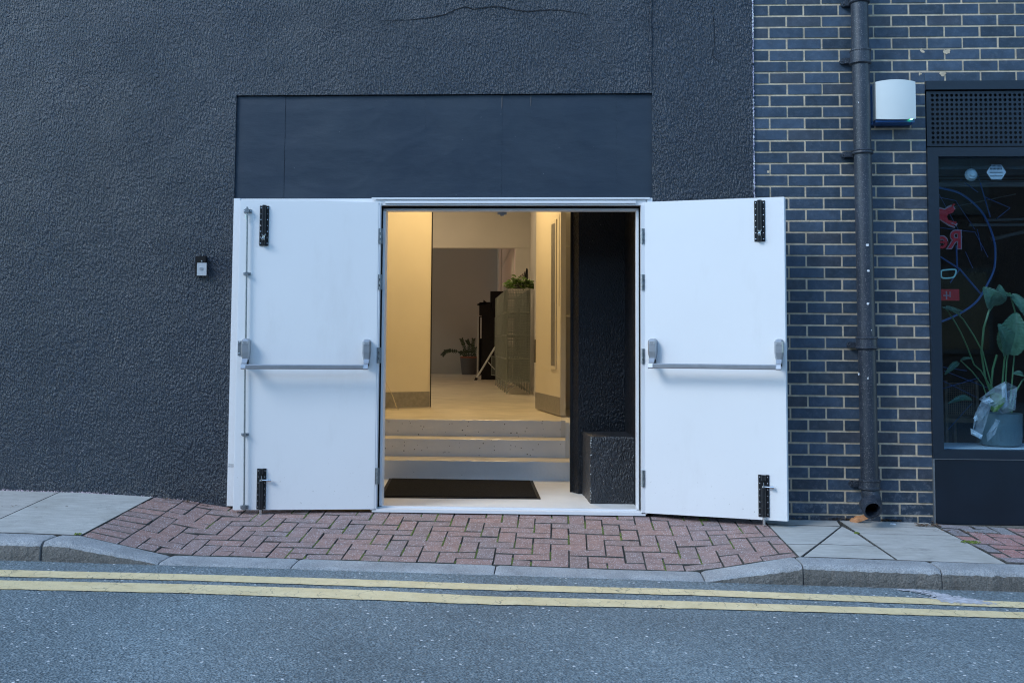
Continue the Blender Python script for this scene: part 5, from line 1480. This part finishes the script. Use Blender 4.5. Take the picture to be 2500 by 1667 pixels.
# ---- black cabinet with speakers, folded stand
cA = onz(1169, 926.5, FZ); YC = cA.y
def bxp(px0, px1, py0, py1, Y, dep_): a, b = at(px0, py0, Y), at(px1, py1, Y); return (a.x, b.x, Y, Y + dep_, b.z, a.z)
cb = thing('black_cabinet', (cA.x + .1, YC, FZ), 'tall black cabinet with steel edges in the far room beside the lockers', 'cabinet')
v = list(bxp(1176, 1214, 770, 927, YC, .5)); v[4] = FZ + .003
MB().box(*v).build('body', M['black'], cb, bevel=.006)
for p0_, p1_, y0_, y1_ in ((1165, 1168, 772, 916), (1172.5, 1175.5, 775, 826)):
    v = list(bxp(p0_, p1_, y0_, y1_, YC - .02, .03)); MB().box(*v).build('steel_edge', M['hard'], cb)
v = bxp(1168.5, 1172, 772, 916, YC + .0, .3); MB().box(*v).build('side', M['black'], cb)
ztc = at(1190, 770, YC).z
s1 = thing('speaker', (at(1185, 770, YC).x, YC, ztc), 'lower black speaker on the left of the black cabinet top', 'speaker', group='black speakers on the cabinet')
v = list(bxp(1170, 1196, 738, 769, YC + .02, .4)); v[4] = ztc + .001
MB().box(*v).build('body', M['black'], s1, bevel=.004)
MB().prism([(at(x, y, YC + .02).x, at(x, y, YC + .02).z) for x, y in ((1165, 742), (1180, 737.5), (1180, 732), (1188, 737.5), (1196, 737.5), (1196, 740.5), (1165, 745))], YC + .02, YC + .3, 'y').build('top', M['black'], s1)
s2 = thing('speaker', (at(1205, 770, YC).x, YC, ztc), 'taller black speaker on the right of the black cabinet top', 'speaker', group='black speakers on the cabinet')
v = list(bxp(1197, 1230, 711, 769, YC + .04, .45)); v[4] = ztc + .001
MB().box(*v).build('body', M['black'], s2, bevel=.004)
MB().lathe([(.10, YC + .039), (.09, YC + .03), (.03, YC + .036), (.001, YC + .03)], at(1213, 740, YC).x, 0, 20, 'y', at(1213, 745, YC).z).build('cone', M['matrim'], s2)
MB().box(v[0] - .1, v[1], YC + .3, YC + .8, FZ, ztc).build('cabinet_side', M['black'], cb)
ft = at(1162, 927, YC - .3); ft.z = FZ; YT_ = YC - .3
sd = thing('folding_stand', (ft.x, YT_, FZ), 'white tubular folding stand leaning in front of the black cabinet', 'stand')
MB().tube([(ft.x, YT_, FZ + .02), at(1209, 847, YT_)], .016, 8).build('leg', M['alarm'], sd, smooth=True)
MB().tube([at(1192, 884, YT_), at(1208, 902, YT_ + .05)], .008, 6).build('brace', M['alarm'], sd, smooth=True)
MB().tube([at(1160.5, 929, YT_), at(1164, 922, YT_)], .022, 8).build('foot', M['black'], sd)
# zz plant
zc = onz(1145, 914, FZ); r_ = .18
zp = thing('leafy_pot_plant', (zc.x, zc.y, FZ), 'dark leafy plant with an arching branch in a grey pot by the back wall', 'potted plant')
MB().lathe([(r_ * .8, FZ + .002), (r_, FZ + .32), (r_ * .98, FZ + .325)], zc.x, zc.y, 24).build('pot', M['potdark'], zp, smooth=True)
MB().lathe([(r_ * .98, FZ + .3255), (r_ * 1.0, FZ + .355), (r_ * .9, FZ + .358), (.001, FZ + .33)], zc.x, zc.y, 24).build('pot_rim', M['terra'], zp, smooth=True)
YZ = zc.y
for P in ([(1140, 883), (1134, 870), (1118, 858), (1100, 856), (1088, 858), (1081, 866)], [(1142, 882), (1138, 860), (1132, 842), (1127, 829)], [(1145, 882), (1144, 860), (1146, 842), (1141, 832)], [(1148, 882), (1152, 860), (1154, 845), (1156, 829)], [(1150, 882), (1158, 868), (1160, 850)], [(1137, 872), (1130, 858), (1124, 862)]):
    pts = [at(x, y, YZ) for x, y in P]; bm = MB(); bm.tube(pts, .010, 5)
    for i in range(len(pts) - 1):
        for k in range(5):
            if P[0][0] == 1140 and i < 2 : continue
            c = pts[i].lerp(pts[i + 1], (k + .5) / 4) if k < 4 else pts[i + 1]; d = (pts[i + 1] - pts[i]).normalized()
            for s in (-1, 1):
                sd_ = Vector((-d.z, 0, d.x)) * s; leaf_mesh(bm, c, c + (sd_ * .75 + d * .6 + Vector((0, U(-.3, .3), 0))) * .055, .013, (0, -1, .2), .05, .2, 3)
    bm.build('frond', M['zz'], zp)

# ================================================================== LITTER
def glitter(px, py): p = onG(px, py); return p
c = onG(2093, 1262); c.y = min(c.y, -.05)
bm = MB(); leaf_mesh(bm, (c.x - .095, -.050, G(c.x, -.05) + .008), (c.x + .022, -.085, G(c.x, -.06) + .042), .024, (0, -.8, .8), .10, -.5, 10, .08)
bm.build('dry_leaf', M['leafdry'], None, smooth=True, label='curled brown dry leaf lying beside the open end of the downpipe', cat='leaf')
bm = MB()
def crumbs(px, py, n, rx, ry):
    c = onG(px, py)
    for _ in range(n):
        x, y = c.x + U(-rx, rx), min(-.008, c.y + U(-ry, ry)); z = G(x, y) + U(.002, .012); s = U(.003, .011); a = U(0, 6.28)
        bm.face([(x + s * math.cos(a), y + s * math.sin(a) * .6, z), (x + s * math.cos(a + 2.2), y + s * math.sin(a + 2.2) * .6, z + U(0, .006)), (x + s * math.cos(a + 4.1), y + s * math.sin(a + 4.1) * .6, z + U(0, .004))])
crumbs(2165, 1266, 220, .06, .03); crumbs(2265, 1284, 200, .07, .03); crumbs(2040, 1262, 120, .08, .012); crumbs(1610, 1258, 160, .14, .03); crumbs(1720, 1264, 90, .15, .02); crumbs(450, 1222, 90, .15, .012); crumbs(2350, 1300, 60, .2, .02)
crumbs(1900, 1268, 60, .15, .015)
for q_ in range(14): crumbs(60 + q_ * 180, 1330 if False else 1240 + q_ * 2, 8, .2, .03)
gb = MB()
for _ in range(1400):
    x = U(-3.2, 2.9); y = YF - .012 - abs(random.gauss(0, .022)); q = U(.0012, .0045); t0 = U(0, 6.28)
    gb.face([(x + q * math.cos(t0 + j * 2.09), y + q * math.sin(t0 + j * 2.09), road_z(x) + .001 + q * rnd()) for j in range(3)])
gb.build('gutter_grit', M['concrete'], None, kind='stuff', label='fine grit gathered along the foot of the kerb')
bm.build('leaf_litter', M['litter'], None, kind='stuff', label='crumbled leaves and dirt along the foot of the walls')
c = onG(2180, 1280)
cap = thing('bottle_cap', (c.x, c.y, c.z), 'small flattened blue and white bottle cap on the paving by the downpipe', 'bottle cap')
z = c.z
MB().lathe([(.0175, z + .001), (.017, z + .005), (.013, z + .007), (.011, z + .0055), (.001, z + .0055)], c.x, c.y, 16).build('rim', M['paper'], cap, smooth=True)
MB().lathe([(.0095, z + .0062), (.0001, z + .0066)], c.x, c.y, 14).build('face', M['alarmblue'], cap)
c = onG(2403, 1305)
bm = MB(); bm.face([(c.x - .014, c.y, c.z + .004), (c.x - .002, c.y - .008, c.z + .006), (c.x + .013, c.y - .002, c.z + .009), (c.x + .004, c.y + .009, c.z + .005)])
bm.build('paper_scrap', M['paper'], None, label='scrap of white paper on the red blocks below the shop window', cat='paper scrap')

# ================================================================== OPPOSITE SIDE OF THE STREET (behind the camera; reflected in the glass)
ob = thing('opposite_building', (0, -13, 0), 'brown brick building across the street reflected in the shop glass', 'building')
MB().box(-30, 30, -18, -13.0, -.5, 5.4).build('wall', M['oppb'], ob)
MB().box(-30, 30, -18.1, -12.9, 5.4, 5.6).build('parapet', M['oppf'], ob)
for i in range(-7, 8):
    for z0_, z1_ in ((.9, 2.5), (3.5, 4.8)):
        x = i * 3.6
        f_ = MB().box(x - .8, x + .8, -12.998, -12.93, z0_, z1_).build('window', M['oppf'], ob)
        MB().box(x - .72, x + .72, -12.929, -12.92, z0_ + .08, z1_ - .08).build('pane', M['oppw'], f_)

# ================================================================== LAMPS INSIDE (out of view, inferred from the warm light indoors)
def ceil_lamp(x, y, z, size, watt, col, label):
    t = thing('ceiling_light', (x, y, z), label, 'ceiling light', group='ceiling lights indoors')
    MB().box(x - size / 2, x + size / 2, y - size / 2, y + size / 2, z - .01, z + .03).build('diffuser', M['lamp'], t, bevel=.005)
    ld = bpy.data.lights.new('lamp_glow', 'AREA'); ld.shape = 'SQUARE'; ld.size = size; ld.energy = watt; ld.color = col
    lo = bpy.data.objects.new('lamp_glow', ld); lo.location = (x, y, z - .02); C.objects.link(lo)
WARM = (1.0, .70, .33)
ceil_lamp(-.85, 2.55, 3.04, .45, 12.5, WARM, 'warm square ceiling light in the lobby above the steps')
ceil_lamp(-1.7, 5.6, 3.54, .5, 4.5, (1, .80, .58), 'warm square ceiling light in the corridor near the lockers')
ceil_lamp(-2.3, 7.3, 3.54, .5, 8, (1, .72, .48), 'warm square ceiling light before the bulkhead')
ceil_lamp(-3.4, 11.5, 3.9, .5, 2.0, (1, .88, .76), 'dim square ceiling light in the far room')
print('bricks', nb)
